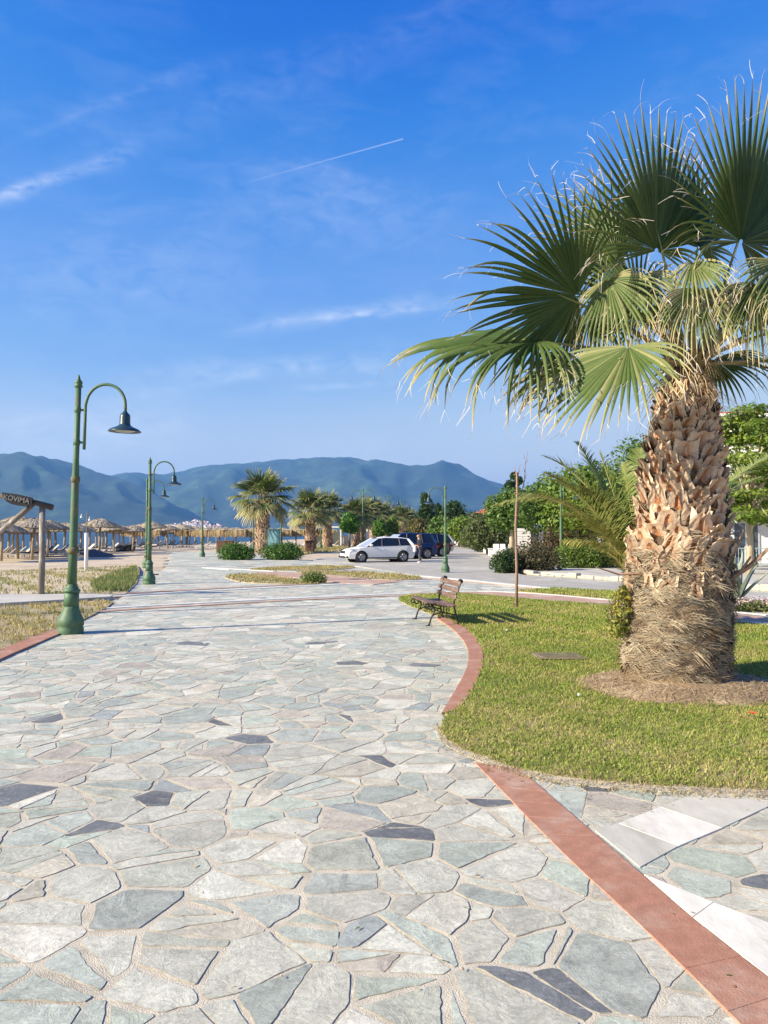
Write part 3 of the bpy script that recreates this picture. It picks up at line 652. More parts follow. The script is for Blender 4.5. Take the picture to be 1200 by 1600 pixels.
# ------------------------------------------------------------------ palms
M_frond = pm('palm_leaf', rough=.5, var=.12, scale=14, attr=True, trans=.17, spec=.25, tcol=(1.3, 1.45, .4))
M_thread = pm('palm_thread', (.76, .69, .58), .8, .1, attr=False, trans=.35)
M_petiole = pm('palm_petiole', rough=.55, var=.12, attr=True, spec=.35)
M_fibre = pm('palm_fibre', rough=.95, var=.2, scale=20, attr=True)
M_boot = pm('palm_boot', rough=.85, var=.22, scale=22, attr=True, bump=.004, bscale=60)
def lerp3(a, b, t): return tuple(x + (y - x) * t for x, y in zip(a, b))
def fan_mesh(A, Nn, Rr, seg, rows, span, fuse, droop, dry, r, threads=2, fold=.35, warp=.25, shrink=.30):
    """one fan leaf with its hub at the origin: pleated inner blade, split drooping tips, dry ends and white threads"""
    Yv = Vector(A).normalized(); Z = Vector(Nn); Z = (Z - Yv * Z.dot(Yv)).normalized(); X = Yv.cross(Z)
    V = []; Fa = []; C = []; FM = []; G = Vector((0, 0, -1))
    dth = R(span) * 2 / seg
    green = (.018 + r.uniform(-.005, .006), .056 + r.uniform(-.010, .012), .012); olive = (.17, .225, .060); tan = (.52, .42, .25); white = (.74, .66, .54)
    for i in range(seg):
        th = -R(span) + (i + .5) * dth; q = abs(th) / R(span)
        Ri = Rr * (1 - shrink * q ** 2.2) * r.uniform(.93, 1.05); rf = Ri * fuse * (1 - .25 * q) * r.uniform(.92, 1.08)
        d = (Yv * math.cos(th) + X * math.sin(th)).normalized(); side = (X * math.cos(th) - Yv * math.sin(th)).normalized()
        nrm = (Z + d * -.10 * 0).normalized()
        d = (d + Z * (warp * q * q - .05) - Z * fold * .0).normalized()
        p = Vector((0, 0, 0)) + d * .03; dd = d.copy(); base = len(V)
        dr = droop * r.uniform(.55, 1.6) * (1 + .5 * q) + (1.5 if q > .74 else 0) * r.uniform(.4, 1.3); hang = r.random() < .16
        if hang: dr *= 2.6
        dk = min(1, max(0, dry + r.uniform(-.12, .15) + (.25 if hang else 0) + (.28 if q > .74 else 0)))
        wmax = rf * dth * .54; tw = r.uniform(-.5, .5)
        for j in range(rows + 1):
            t = j / rows; rad = .03 + (Ri - .03) * t
            if j:
                step = (Ri - .03) / rows
                f = max(0, (rad - rf) / (Ri - rf)) if rad > rf else 0
                dd = (dd + G * dr * (.10 + 1.3 * f) * step / Rr * 1.7).normalized(); p = p + dd * step
            s2 = side.copy(); s2 = (s2 - dd * s2.dot(dd)).normalized(); n2 = s2.cross(dd).normalized()
            if n2.dot(Z) < 0: n2 = -n2
            if rad < rf: w = rad * dth * .53; fo = w * .95
            else:
                f = (rad - rf) / (Ri - rf); w = wmax * max(0, 1 - f) ** .75 * (1 - .1 * f) + .0012; fo = w * (.95 + .2 * f)
                a = tw * f; s2, n2 = s2 * math.cos(a) + n2 * math.sin(a), n2 * math.cos(a) - s2 * math.sin(a)
            V += [p - s2 * w - n2 * fo, p + n2 * fo * .6, p + s2 * w - n2 * fo]
            f = max(0, (rad - rf) / (Ri - rf)); k = 1 if rad > rf else .0
            c = lerp3(green, olive, min(1, dk * .8 + f * .35)) if f < .62 else lerp3(lerp3(green, olive, min(1, dk + .22)), tan, min(1, (f - .62) / .3 * (.5 + dk)))
            if dk > .55: c = lerp3(c, tan, (dk - .55) * 1.6)
            C += [c, lerp3(c, (.20, .22, .09), .25), c]
        for j in range(rows):
            a = base + j * 3
            Fa += [(a, a + 1, a + 4, a + 3), (a + 1, a + 2, a + 5, a + 4)]; FM += [0, 0]
        for k in range(threads):
            # a curled pale thread from the split or the tip
            start = V[base + 3 * (rows if k == 0 else r.randint(int(rows * fuse) + 1, rows)) + 1]; q_ = Vector(start); dv = (dd * .8 + Vector((r.uniform(-.5, .5), r.uniform(-.5, .5), r.uniform(-.5, .4)))).normalized()
            L_ = r.uniform(.04, .15) * Rr; m = 5; b0 = len(V); wv = dv.cross(Vector((r.uniform(-1, 1), r.uniform(-1, 1), .3))).normalized(); cu = Vector((r.uniform(-1, 1), r.uniform(-1, 1), r.uniform(-1, .6)))
            for j in range(m + 1):
                ww = .0032 * (1 - .6 * j / m); V += [q_ - wv * ww, q_ + wv * ww]; C += [white, white]; dv = (dv + cu * .22 + G * .05).normalized(); q_ = q_ + dv * L_ / m
            for j in range(m): a = b0 + 2 * j; Fa.append((a, a + 1, a + 3, a + 2)); FM.append(1)
    return V, Fa, C, FM
def petiole(b, p0, p1, w0, w1, sag, c0, c1, n=9, flat=.45):
    p0, p1 = Vector(p0), Vector(p1); path = []; rad = []; cols = []
    for i in range(n + 1):
        t = i / n; p = p0.lerp(p1, t) + Vector((0, 0, sag)) * (4 * t * (1 - t)); path.append(p); rad.append(w0 + (w1 - w0) * t ** .6); cols.append(lerp3(c0, c1, t))
    b.tube(path, rad, 7, True, flat, cols)
def add_frond(root, base, hub, A, Nn, Rr, r, seg=52, rows=10, span=140, fuse=.5, droop=.55, dry=.2, threads=2, w=.045, sag=.08, warp=.25, shrink=.30):
    base, hub = Vector(base), Vector(hub)
    V, Fa, C, FM = fan_mesh(A, Nn, Rr, seg, rows, span, fuse, droop, dry, r, threads, warp=warp, shrink=shrink)
    f = np_mesh('frond', np.array([tuple(v) for v in V]), Fa, np.array(C), [M_frond, M_thread], root, False, FM, hub)
    b = MB(); petiole(b, base - hub, Vector(A).normalized() * .16 * Rr, w, w * .35, sag, (.36, .27, .13), (.15, .185, .06)); b.build('petiole', M_petiole, f, True)
    return f
def trunk_radius(prof, z):
    for (r0, z0), (r1, z1) in zip(prof, prof[1:]):
        if z0 <= z <= z1: t = (z - z0) / (z1 - z0); return r0 + (r1 - r0) * t
    return prof[-1][0]
def boots(b, prof, z0, z1, n, lean, r, hscale=1.0, bottom_big=True):
    """cut leaf bases: an upside-down V wrapped on the trunk with a squared stub standing off it"""
    ga = 2.39996
    for k in range(n):
        t = (k + .5) / n; z = z0 + (z1 - z0) * t ** .95; an = k * ga + r.uniform(-.12, .12); R0 = trunk_radius(prof, z)
        H = hscale * (.225 - .08 * t) * r.uniform(.7, 1.25); wb = hscale * (.185 - .07 * t) * r.uniform(.75, 1.25); wt = wb * r.uniform(.42, .80); out = (.092 - .040 * t) * hscale * r.uniform(.35, 1.6); skew = r.uniform(-.35, .35); horn = r.uniform(-.25, .35)
        lobe = r.uniform(-.03, .03); nu, nv = 8, 6; vs = []; cs = []; tint = r.uniform(.62, 1.12)
        for j in range(nv + 1):
            v = j / nv
            for i in range(nu + 1):
                u = i / nu * 2 - 1; w = wb + (wt - wb) * v ** .75
                a = an + (u * w + lobe * v + skew * v * H) / R0; fl = out * v ** 1.5 * (1 - .35 * u * u) + .03 * (1 - u * u) * (1 - v * .3)
                edge = abs(u) ** 3 * .045 * r.uniform(.3, 1.3) * (.3 + v); notch = max(0, 1 - abs(u) / (.62 * (1 - v / .7) + 1e-3)) if v < .7 else 0
                rr = R0 - .015 + fl + edge - notch * .035 + r.uniform(-.004, .004)
                zz = z + H * v * (1 - .12 * abs(u) + horn * u * u * v) - .05 * (1 - v) * abs(u) + skew * u * w * .6 + (r.uniform(-.022, .022) if j == nv else r.uniform(-.004, .004))
                x = rr * math.cos(a); y = rr * math.sin(a); L_ = lean(zz); vs.append((x + L_[0], y + L_[1], zz))
                pale = (.62 * tint, .50 * tint, .37 * tint); pink = (.44 * tint, .25 * tint, .15 * tint); oran = (.40, .155, .055); dark = (.10, .065, .04)
                c = lerp3(pink, pale, min(1, abs(u) ** 2 * 1.0 + v * .35)); c = lerp3(c, oran, min(1, notch * 1.2))
                if j == 0: c = lerp3(c, dark, .35)
                cs.append(c)
        # inner side, so the cut stub has thickness
        m = (nu + 1); o2 = len(vs)
        for i in range(nu + 1):
            p = Vector(vs[nv * m + i]); ax = Vector((*lean(p.z), p.z)); d = (ax - p).normalized(); vs.append(tuple(p + d * .022 * (1 - abs(i / nu * 2 - 1) ** 2 * .5))); cs.append((.55 * tint, .38 * tint, .22 * tint))
        for i in range(nu + 1):
            p = Vector(vs[(nv - 3) * m + i]); ax = Vector((*lean(p.z), p.z)); d = (ax - p).normalized(); vs.append(tuple(p + d * .03)); cs.append((.22, .13, .07))
        fs = [(j * m + i, j * m + i + 1, (j + 1) * m + i + 1, (j + 1) * m + i) for j in range(nv) for i in range(nu)]
        fs += [(nv * m + i, nv * m + i + 1, o2 + i + 1, o2 + i) for i in range(nu)] + [(o2 + i, o2 + i + 1, o2 + m + i + 1, o2 + m + i) for i in range(nu)]
        b.add(vs, fs, cs)
def fibres(b, prof, lean, z0, z1, n, r, L0=.10, wid=.0045, hang=.5, out=.02, pal=None, dens_top=1.0, clump=1, lift=0.0):
    pal = pal or [(.34, .275, .19), (.26, .20, .135), (.44, .37, .265), (.18, .13, .085), (.31, .27, .20)]
    for k in range(n):
        zc = z0 + (z1 - z0) * r.random() ** dens_top; ac = r.uniform(0, 2 * math.pi); sg = r.choice((-1, 1)); sl_ = r.uniform(-hang, .35); lc = L0 * r.uniform(.5, 1.7); cc = r.choice(pal); ro = r.uniform(.02, .26); wav = r.uniform(-.5, .5)
        for q in range(clump):
            z = zc + (r.gauss(0, .022) if clump > 1 else 0); an = ac + (r.gauss(0, .05) if clump > 1 else 0); R0 = trunk_radius(prof, z) + lift * r.random(); L_ = lean(z)
            rad = Vector((math.cos(an), math.sin(an), 0)); tan = Vector((-rad.y, rad.x, 0)) * sg; l = lc * r.uniform(.6, 1.3)
            p = rad * (R0 - .004) + Vector((L_[0], L_[1], z)); d = (tan * r.uniform(.6, 1) + rad * ro * r.uniform(.5, 1.5) + Vector((0, 0, sl_ + r.uniform(-.15, .15)))).normalized(); vs = []; m = 4; k_ = r.uniform(.75, 1.25); c = tuple(x * k_ for x in cc)
            for j in range(m + 1):
                w = wid * (1 - .55 * j / m) * r.uniform(.7, 1.3); up = Vector((0, 0, 1)); vs += [tuple(p - up * w), tuple(p + up * w + rad * w * .6)]; d = (d + rad * (.10 - .10 * j) + Vector((0, 0, -.10 + wav * math.sin(j * 1.6)))).normalized(); p = p + d * l / m
            b.add(vs, [(2 * j, 2 * j + 1, 2 * j + 3, 2 * j + 2) for j in range(m)], [c] * len(vs))
def hero_palm():
    r = random.Random(21); D0 = PALM.y; s = D0 / F                              # metres per pixel at the trunk
    root = empty('fan_palm', PALM, 'tall fan palm with a thick shaggy trunk standing in the lawn by the bench', 'palm tree')
    X = lambda px: (px - 600) * s - PALM.x
    Zp = lambda py: At(600, py, D0).z
    def lean(z): return (X(1053 + 22 * max(0, min(1, (1066 - py_of(z)) / 470)) ** 1.15), 0)
    py_of = lambda z: 832 - (z - CAM_H) / s
    prof = [(.535, -.02), (.585, .10), (.590, .25), (.588, .6), (.575, 1.0), (.545, 1.30), (.505, 1.50), (.47, 1.95), (.43, 2.36), (.375, 2.73), (.315, 3.10), (.25, 3.32), (.20, 3.47), (.155, 3.62), (.14, 3.85)]; top = Zp(560)
    b = MB(); n = 44; zs = np.linspace(-.02, prof[-1][1], 60); vs = []; cs = []
    for z in zs:
        L_ = lean(max(z, 0)); R0 = trunk_radius(prof, z)
        for k in range(n):
            an = 2 * math.pi * k / n; q = Vector((math.cos(an) * 2.2, math.sin(an) * 2.2, z * 3)); rr = R0 * (1 + .03 * mnoise.noise(q) + .025 * mnoise.noise(q * 4)) - .012
            vs.append((L_[0] + rr * math.cos(an), L_[1] + rr * math.sin(an), z)); cs.append(lerp3((.17, .125, .08), (.11, .07, .045), min(1, max(0, z - 1.2))))
    b.add(vs, [(i * n + k, i * n + (k + 1) % n, (i + 1) * n + (k + 1) % n, (i + 1) * n + k) for i in range(len(zs) - 1) for k in range(n)], cs)
    b.mi = 0; fibres(b, prof, lean, .12, 1.55, 1500, r, .12, .0046, .6, clump=9)
    fibres(b, prof, lean, -.02, .22, 700, r, .06, .004, 1.2, pal=[(.36, .27, .16), (.46, .36, .22), (.25, .17, .10)])
    fibres(b, prof, lean, 1.3, Zp(600), 1500, r, .12, .004, .9, pal=[(.42, .31, .2), (.30, .2, .13), (.20, .13, .08)])
    b.mi = 1; boots(b, prof, 1.28, Zp(640), 175, lean, r)
    boots(b, prof, Zp(650), Zp(590), 26, lean, r, .7); boots(b, prof, 1.02, 1.36, 34, lean, r, .62)
    b.mi = 0; fibres(b, prof, lean, 1.15, 1.75, 260, r, .16, .0045, .9, clump=7, lift=.06); b.mi = 1
    # the long cut stubs standing off either side
    for (x0, z0, x1, z1, w) in ((1120, 905, 1188, 846, .075), (1130, 900, 1150, 868, .06), (985, 895, 918, 884, .035), (1120, 880, 1140, 828, .055), (1095, 920, 1100, 905, .06)):
        p0 = Vector((X(x0), -.25, Zp(z0))); p1 = Vector((X(x1), -.36, Zp(z1))); b.tube([p0, p0.lerp(p1, .45) + Vector((0, 0, -.04)), p1], [w, w * .75, w * .35], 7, True, .45, [(.30, .17, .10), (.40, .24, .15), (.25, .17, .12)])
    b.build('trunk', [M_fibre, M_boot], root)
    crown = Vector((X(1084), 0, Zp(575)))
    def H(px, py, dy): p = At(px, py, D0 + dy); return p - PALM
    # hub, direction, facing, radius, span, droop, dryness -- the fans one can tell apart in the picture
    fans = [((1026, 392, -.45), (-.06, -.12, 1), (-.5, .80, .22), 1.52, 104, .10, .08),
            ((1158, 378, -.30), (.20, -.05, 1), (-.55, .82, .22), 1.66, 116, .10, .08),
            ((903, 462, -.35), (-1, -.12, .02), (-.35, .82, .45), 1.50, 112, .36, .12),
            ((838, 532, -.10), (-.95, -.1, .03), (-.05, -.42, .9), 1.78, 104, 1.25, .16),
            ((982, 541, -.85), (-.58, -.42, -.72), (-.45, -.55, .75), 1.36, 88, .25, .42),
            ((1208, 560, .45), (.35, .25, -.85), (.6, -.35, .4), .95, 115, .5, .38),
            ((1222, 408, -.75), (.25, -.55, -.75), (.0, -.75, .65), 1.15, 105, .6, .40),
            ((1082, 408, -.50), (-.05, -.62, -.60), (-.25, -.65, .75), .80, 70, 1.1, .55),
            ((925, 470, -.15), (.30, -.35, -.85), (-.6, -.3, .55), .95, 62, .8, .40),
            ((965, 405, .45), (-.52, .30, .80), (-.1, .8, .5), 1.30, 96, .25, .12), ((1092, 388, .55), (.06, .35, .95), (-.45, .8, .3), 1.48, 96, .2, .12), ((1000, 480, .35), (-.6, .35, .55), (.1, .6, .8), 1.15, 100, .6, .3),
            ((975, 400, .75), (-.45, .55, .60), (.3, .5, .8), 1.05, 90, .35, .18),
            ((895, 562, .75), (-.72, .6, -.35), (-.3, .3, .9), 1.05, 105, .9, .35),
            ((1290, 455, .1), (.95, .1, .25), (-.2, .3, .9), 1.50, 120, .55, .15),
            ((1255, 330, .4), (.6, .3, .75), (-.5, .3, .7), 1.50, 115, .4, .12),
            ((1310, 560, .5), (.85, .35, -.35), (.2, .1, .95), 1.30, 115, .8, .3),
            ((1115, 560, 1.15), (.1, .9, -.35), (0, .35, .9), 1.15, 115, .75, .3),
            ((1200, 470, .9), (.5, .8, .25), (-.2, -.1, .95), 1.3, 115, .5, .18),
            ((1260, 500, -.9), (.7, -.65, -.1), (.1, .2, .95), 1.25, 115, .7, .25),
            ((950, 435, -.35), (.10, -.45, -.90), (-.5, -.5, .5), 1.0, 84, 1.0, .44), ((1085, 450, -.7), (-.02, -.4, -.9), (.0, -.8, .4), .85, 84, 1.1, .66), ((1180, 440, -.78), (.12, -.4, -.9), (.1, -.8, .4), 1.05, 84, 1.0, .5), ((1010, 425, -.4), (-.1, -.45, -.85), (-.3, -.7, .5), .9, 80, 1.0, .5),
            ((1130, 440, -.60), (.05, -.42, -.9), (.1, -.8, .4), .90, 66, 1.1, .62),
            ((1040, 470, -.3), (-.30, -.45, -.75), (-.35, -.6, .65), .70, 60, .9, .72)]
    for (h, A, Nn, Rr, sp, dr, dk) in fans:
        hub = H(*h); an = math.atan2(hub.y, hub.x - crown.x); base = crown + Vector((math.cos(an) * .09, math.sin(an) * .09, r.uniform(-.06, .1)))
        add_frond(root, base, hub, A, Nn, Rr, r, int(sp * .40), 12, sp, .46, dr, dk, 4, .060, .05, shrink=.48 if h[1] < 440 else .30)
    # the tight spear of young leaf stalks in the middle
    b = MB()
    for k in range(9):
        an = k * 2.4; p0 = crown + Vector((math.cos(an) * .1, math.sin(an) * .1, -.12)); p1 = p0 + Vector((math.cos(an) * .22, math.sin(an) * .22, r.uniform(.45, .8))); petiole(b, p0, p1, .06, .02, .02, (.38, .27, .12), (.22, .25, .09), 6)
    b.build('leaf_stalks', M_petiole, root, True)
    # withered strips hanging over the neck
    V = []; Fa = []; C = []
    for k in range(260):
        an = r.uniform(0, 2 * math.pi); z = Zp(r.uniform(545, 640)); R0 = trunk_radius(prof, z) + .03; L_ = lean(z); p = Vector((L_[0] + math.cos(an) * R0, L_[1] + math.sin(an) * R0, z)); d = Vector((math.cos(an) * r.uniform(.2, 1.1), math.sin(an) * r.uniform(.2, 1.1), r.uniform(-.4, .5))).normalized(); l = r.uniform(.2, .6); w0 = r.uniform(.005, .011); c = lerp3((.62, .49, .30), (.40, .27, .15), r.random()); b0 = len(V); sd = Vector((-math.sin(an), math.cos(an), 0))
        for j in range(6):
            w = w0 * (1 - j / 6.5); V += [p - sd * w, p + sd * w]; C += [c, c]; d = (d + Vector((r.uniform(-.1, .1), r.uniform(-.1, .1), -.36))).normalized(); p = p + d * l / 5
        Fa += [(b0 + 2 * j, b0 + 2 * j + 1, b0 + 2 * j + 3, b0 + 2 * j + 2) for j in range(5)]
    np_mesh('dead_strips', np.array([tuple(v) for v in V]), Fa, np.array(C), M_petiole, root)
    return root
HERO = hero_palm()
# the ring of earth and straw at its foot
def mound():
    r = random.Random(4); V = [(PALM.x, PALM.y, .13)]; Fa = []; n = 60; m = 9
    for j in range(1, m + 1):
        for k in range(n):
            an = 2 * math.pi * k / n; rad = (j / m) * (1.15 + .16 * mnoise.noise(Vector((math.cos(an) * 2, math.sin(an) * 2, 2)))); x, y = PALM.x + rad * math.cos(an), PALM.y - .33 * min(1, j / m * 1.6) + rad * math.sin(an) * .86
            h = .105 * max(0, 1 - (j / m)) ** .7 + .030 * mnoise.noise(Vector((x * 5, y * 5, 1))) * (1 - (j / m) ** 4) + .026; V.append((x, y, h if j < m else .018))
    Fa = [(0, 0, 1 + k, 1 + (k + 1) % n) for k in range(n)]
    b = MB(); b.add(V, [(0, 1 + k, 1 + (k + 1) % n) for k in range(n)] + [(1 + (j - 1) * n + k, 1 + j * n + k, 1 + j * n + (k + 1) % n, 1 + (j - 1) * n + (k + 1) % n) for j in range(1, m) for k in range(n)])
    tag(b.build('soil_mound', pm('mound_earth', (.27, .19, .11), .95, .28, 7, .03, 25, col2=(.40, .31, .19), c2scale=2.2), None, True), 'bare brown earth heaped round the foot of the palm', 'soil', None, 'structure')
    b = MB()
    for k in range(1500):
        an = r.uniform(0, 6.283); rad = r.uniform(.6, 1.2); x, y = PALM.x + rad * math.cos(an), PALM.y - .33 + rad * .86 * math.sin(an); z = .03 + .105 * max(0, 1 - rad / 1.15) ** .7; a = r.uniform(0, 3.14); l = r.uniform(.02, .09); w = r.uniform(.0015, .004); d = Vector((math.cos(a) * l, math.sin(a) * l, r.uniform(-.01, .03))); q = Vector((-math.sin(a) * w, math.cos(a) * w, 0)); p = Vector((x, y, z + .008)); c = lerp3((.60, .49, .32), (.33, .24, .14), r.random()); b.add([p - d - q, p - d + q, p + d + q, p + d - q], [(0, 1, 2, 3)], [c] * 4)
    tag(b.build('straw', M_blade), 'loose straw and fibre strewn on the earth round the palm', 'straw', None, 'stuff')
mound()

# young date palm with feather fronds behind the big trunk
def feather(root, p0, p1, rise, r, n=84, L=.55, dry=.0, name='frond'):
    p0, p1 = Vector(p0), Vector(p1); V = []; Fa = []; C = []; path = []
    for i in range(n + 1):
        t = i / n; path.append(p0.lerp(p1, t) + Vector((0, 0, rise * 4 * t * (1 - t) * (1 - .35 * t))))
    for i in range(4, n):
        t = i / n; d = (path[min(i + 1, n)] - path[i - 1]).normalized(); s = d.cross(Vector((0, 0, 1))).normalized(); u = s.cross(d)
        for sg in (-1, 1):
            l = L * math.sin(math.pi * (.12 + .86 * t)) ** .7 * r.uniform(.85, 1.1); dd = (d * .75 + s * sg * .75 + u * r.uniform(.15, .55)).normalized(); p = path[i].copy(); b0 = len(V); w0 = .019; sw = dd.cross(u).normalized()
            dk = dry + r.uniform(0, .25) + (.35 if t < .25 else 0); c = lerp3((.12, .18, .045), (.44, .40, .14), min(1, dk))
            for j in range(4):
                w = w0 * (1 - (j / 3.2)); w = max(w, .001); V += [p - sw * w, p + sw * w]; C += [c, lerp3(c, (.45, .42, .2), .15 * j / 3)]; dd = (dd + Vector((0, 0, -.16 - .2 * dry))).normalized(); p = p + dd * l / 3
            Fa += [(b0 + 2 * j, b0 + 2 * j + 1, b0 + 2 * j + 3, b0 + 2 * j + 2) for j in range(3)]
    f = np_mesh(name, np.array([tuple(v - p0) for v in V]), Fa, np.array(C), M_frond, root, loc=p0)
    b = MB(); b.tube([q - p0 for q in path], [.028 * (1 - i / (n + 8)) + .003 for i in range(n + 1)], 6, True, .7, [lerp3((.42, .33, .13), (.24, .25, .09), i / n) for i in range(n + 1)]); b.build('midrib', M_petiole, f, True)
def date_palm():
    r = random.Random(8); Y = 14.2; base = U(1003, 0) if False else At(1003, 985, Y); base.z = 0
    root = empty('date_palm', base, 'young date palm with arching feather fronds behind the big palm trunk', 'palm tree')
    b = MB(); b.tube([(0, 0, -.05), (0, 0, .3), (0, 0, .62)], [.20, .24, .12], 12, True, 1, [(.22, .16, .1)] * 3); boots(b, [(.22, -.1), (.22, .7)], .0, .5, 40, lambda z: (0, 0), r, .6); b.build('trunk', M_boot, root)
    c = Vector((0, 0, .62)); Pq = lambda px, py, dy: At(px, py, Y + dy) - base
    for (tip, rise, dry) in (((800, 772, -.4), .75, .35), ((770, 790, .5), 1.0, .6), ((848, 712, .3), .72, .05), ((852, 738, -.5), .5, .15), ((936, 705, .2), .18, .0), ((900, 690, .8), .35, .05), ((975, 722, -.2), .12, .05), ((1040, 690, .5), .2, 0), ((1120, 735, 0), .4, .1), ((1190, 745, .2), .55, .1), ((1165, 800, -.4), .45, .2), ((880, 800, -.9), .45, .45), ((1000, 700, 1.6), .4, 0), ((1090, 760, -1.2), .6, .1), ((1230, 700, .9), .6, .05), ((880, 845, -.2), .42, .65), ((905, 760, -.6), .5, .2)):
        feather(root, c, Pq(*tip), rise, r, dry=dry)
date_palm()

# distant fan palms along the beach promenade
def palm_proto(h, rt, seed, label):
    r = random.Random(seed); root = empty('fan_palm', (0, 0, 0), label, 'palm tree', 'fan palms along the beach side')
    prof = [(rt * 1.25, -.1), (rt * 1.2, .4), (rt * 1.0, h * .35), (rt * .9, h * .7), (rt * .75, h)]; b = MB(); b.mi = 0; n = 18
    vs = []; zs = np.linspace(-.1, h, 12)
    for z in zs:
        for k in range(n): an = 2 * math.pi * k / n; vs.append((trunk_radius(prof, z) * math.cos(an), trunk_radius(prof, z) * math.sin(an), z))
    b.col = (.20, .145, .10); b.add(vs, [(i * n + k, i * n + (k + 1) % n, (i + 1) * n + (k + 1) % n, (i + 1) * n + k) for i in range(11) for k in range(n)])
    b.mi = 1; boots(b, prof, .35, h * .97, 120, lambda z: (0, 0), r, 1.05); b.build('trunk', [M_fibre, M_boot], root)
    top = Vector((0, 0, h)); n = 30
    for k in range(n):
        t = (k + .5) / n; an = k * 2.39996; el = R(82 - 118 * t ** 1.05); d = Vector((math.cos(an) * math.cos(el), math.sin(an) * math.cos(el), math.sin(el))); L_ = r.uniform(.75, 1.05) * (1 + .2 * (t > .3)); hub = top + d * L_ + Vector((0, 0, .22)); A = (d + Vector((0, 0, .12 - .50 * t))).normalized(); up = (Vector((0, 0, 1)) - d * .5).normalized()
        add_frond(root, top, hub, A, up, r.uniform(1.3, 1.55), r, 24, 6, 110, .42, .4 + .55 * t, .34 + (.55 * max(0, t - .55) / .45), 0, .05, .05)
    return root
PP = None
def far_palms():
    spots = [(410, 864, 740, .50, 'stout fan palm standing between two clipped round bushes'), (485, 859, 770, .46, 'second fan palm beyond the bushes, its lower leaves yellowed'), (511, 856, 779, .44, 'third fan palm, close behind the one with yellowed leaves'),
             (567, 853, 783, .46, 'fan palm rising behind the bright green tree and white car'), (583, 851, 786, .44, 'fan palm just behind the white car roof'), (628, 848, 794, .38, 'fan palm far along the promenade, above the blue car'), (556, 855, 788, .4, 'fan palm partly behind the leaning bright tree'), (598, 849, 790, .4, 'fan palm between the white car and the far twin-armed lamps'), (617, 847, 796, .4, 'fan palm just left of the farthest twin-armed lamp'), (638, 846, 797, .36, 'smaller fan palm beside the far one above the blue car'), (608, 846, 800, .36, 'fan palm half hidden by the second green tree')]
    protos = [palm_proto(3.3, .44, 5, spots[0][4]), palm_proto(3.0, .42, 9, spots[1][4])]; out = []
    for i, (px, by, ty, _, lab) in enumerate(spots):
        p = U(px, by); hgt = (by - ty) / F * p.y; s = hgt / (5.35 if i == 0 else 4.9); o = protos[i] if i < 2 else copy_tree(protos[i % 2])
        o.location = p; o.rotation_euler = (0, 0, i * 1.9); o.scale = (s, s, s * (1.0)); o['label'] = lab
far_palms()

# ------------------------------------------------------------------ broadleaf trees, bushes and hedges
M_leaf = pm('leaf', rough=.5, var=.12, scale=2, attr=True, trans=.35, spec=.35, tcol=(1.15, 1.2, .5))
M_bark = pm('bark', (.20, .16, .12), .9, .25, 8, .01, 30)
def leaf_cloud(clumps, n, size, pal, r, flat=.0, shell=.55):
    """clumps: (x, y, z, rx, ry, rz); many small leaves spread through each, most near its outside"""
    c = np.array(clumps, float); vol = (c[:, 3] * c[:, 4] * c[:, 5]) ** .67; cnt = np.maximum(8, (n * vol / vol.sum()).astype(int)); V = []; C = []; pal = np.array(pal)
    for i, k in enumerate(cnt):
        d = r.normal(size=(k, 3)); d /= np.linalg.norm(d, axis=1)[:, None]; rad = (shell + (1 - shell) * r.random(k) ** .6)[:, None] * (1 + .22 * np.sin(d[:, :1] * 5 + i) * np.cos(d[:, 1:2] * 6 + i * 2) + .1 * r.normal(size=(k, 1)))
        p = c[i, :3] + d * rad * c[i, 3:6]; nr = d + r.normal(size=(k, 3)) * .75; nr[:, 2] += flat; nr /= np.linalg.norm(nr, axis=1)[:, None]
        a = np.cross(nr, r.normal(size=(k, 3))); a /= np.linalg.norm(a, axis=1)[:, None]; b = np.cross(nr, a); s = (size * (.6 + .8 * r.random(k)))[:, None]
        q = np.stack([p - a * s, p + b * s * .55 + nr * s * .12, p + a * s, p - b * s * .55 + nr * s * .12], 1); V.append(q.reshape(-1, 3))
        t = np.clip(r.random(k) * .75 + .25 * r.random(), 0, .999) * (len(pal) - 1); ii = t.astype(int); col = pal[ii] * (1 - (t - ii))[:, None] + pal[np.minimum(ii + 1, len(pal) - 1)] * (t - ii)[:, None]; col *= (.8 + .4 * r.random(k))[:, None]
        C.append(np.repeat(col, 4, 0))
    V = np.concatenate(V); C = np.concatenate(C); Fa = np.arange(len(V)).reshape(-1, 4); return V, Fa, C
GREEN = [(.045, .095, .022), (.075, .145, .03), (.115, .195, .04), (.16, .235, .05)]
YGREEN = [(.07, .13, .02), (.13, .21, .03), (.20, .27, .045), (.27, .32, .06)]
DKGREEN = [(.022, .05, .018), (.04, .08, .025), (.06, .11, .03)]
OLIVE = [(.06, .09, .03), (.10, .13, .045), (.16, .17, .07)]
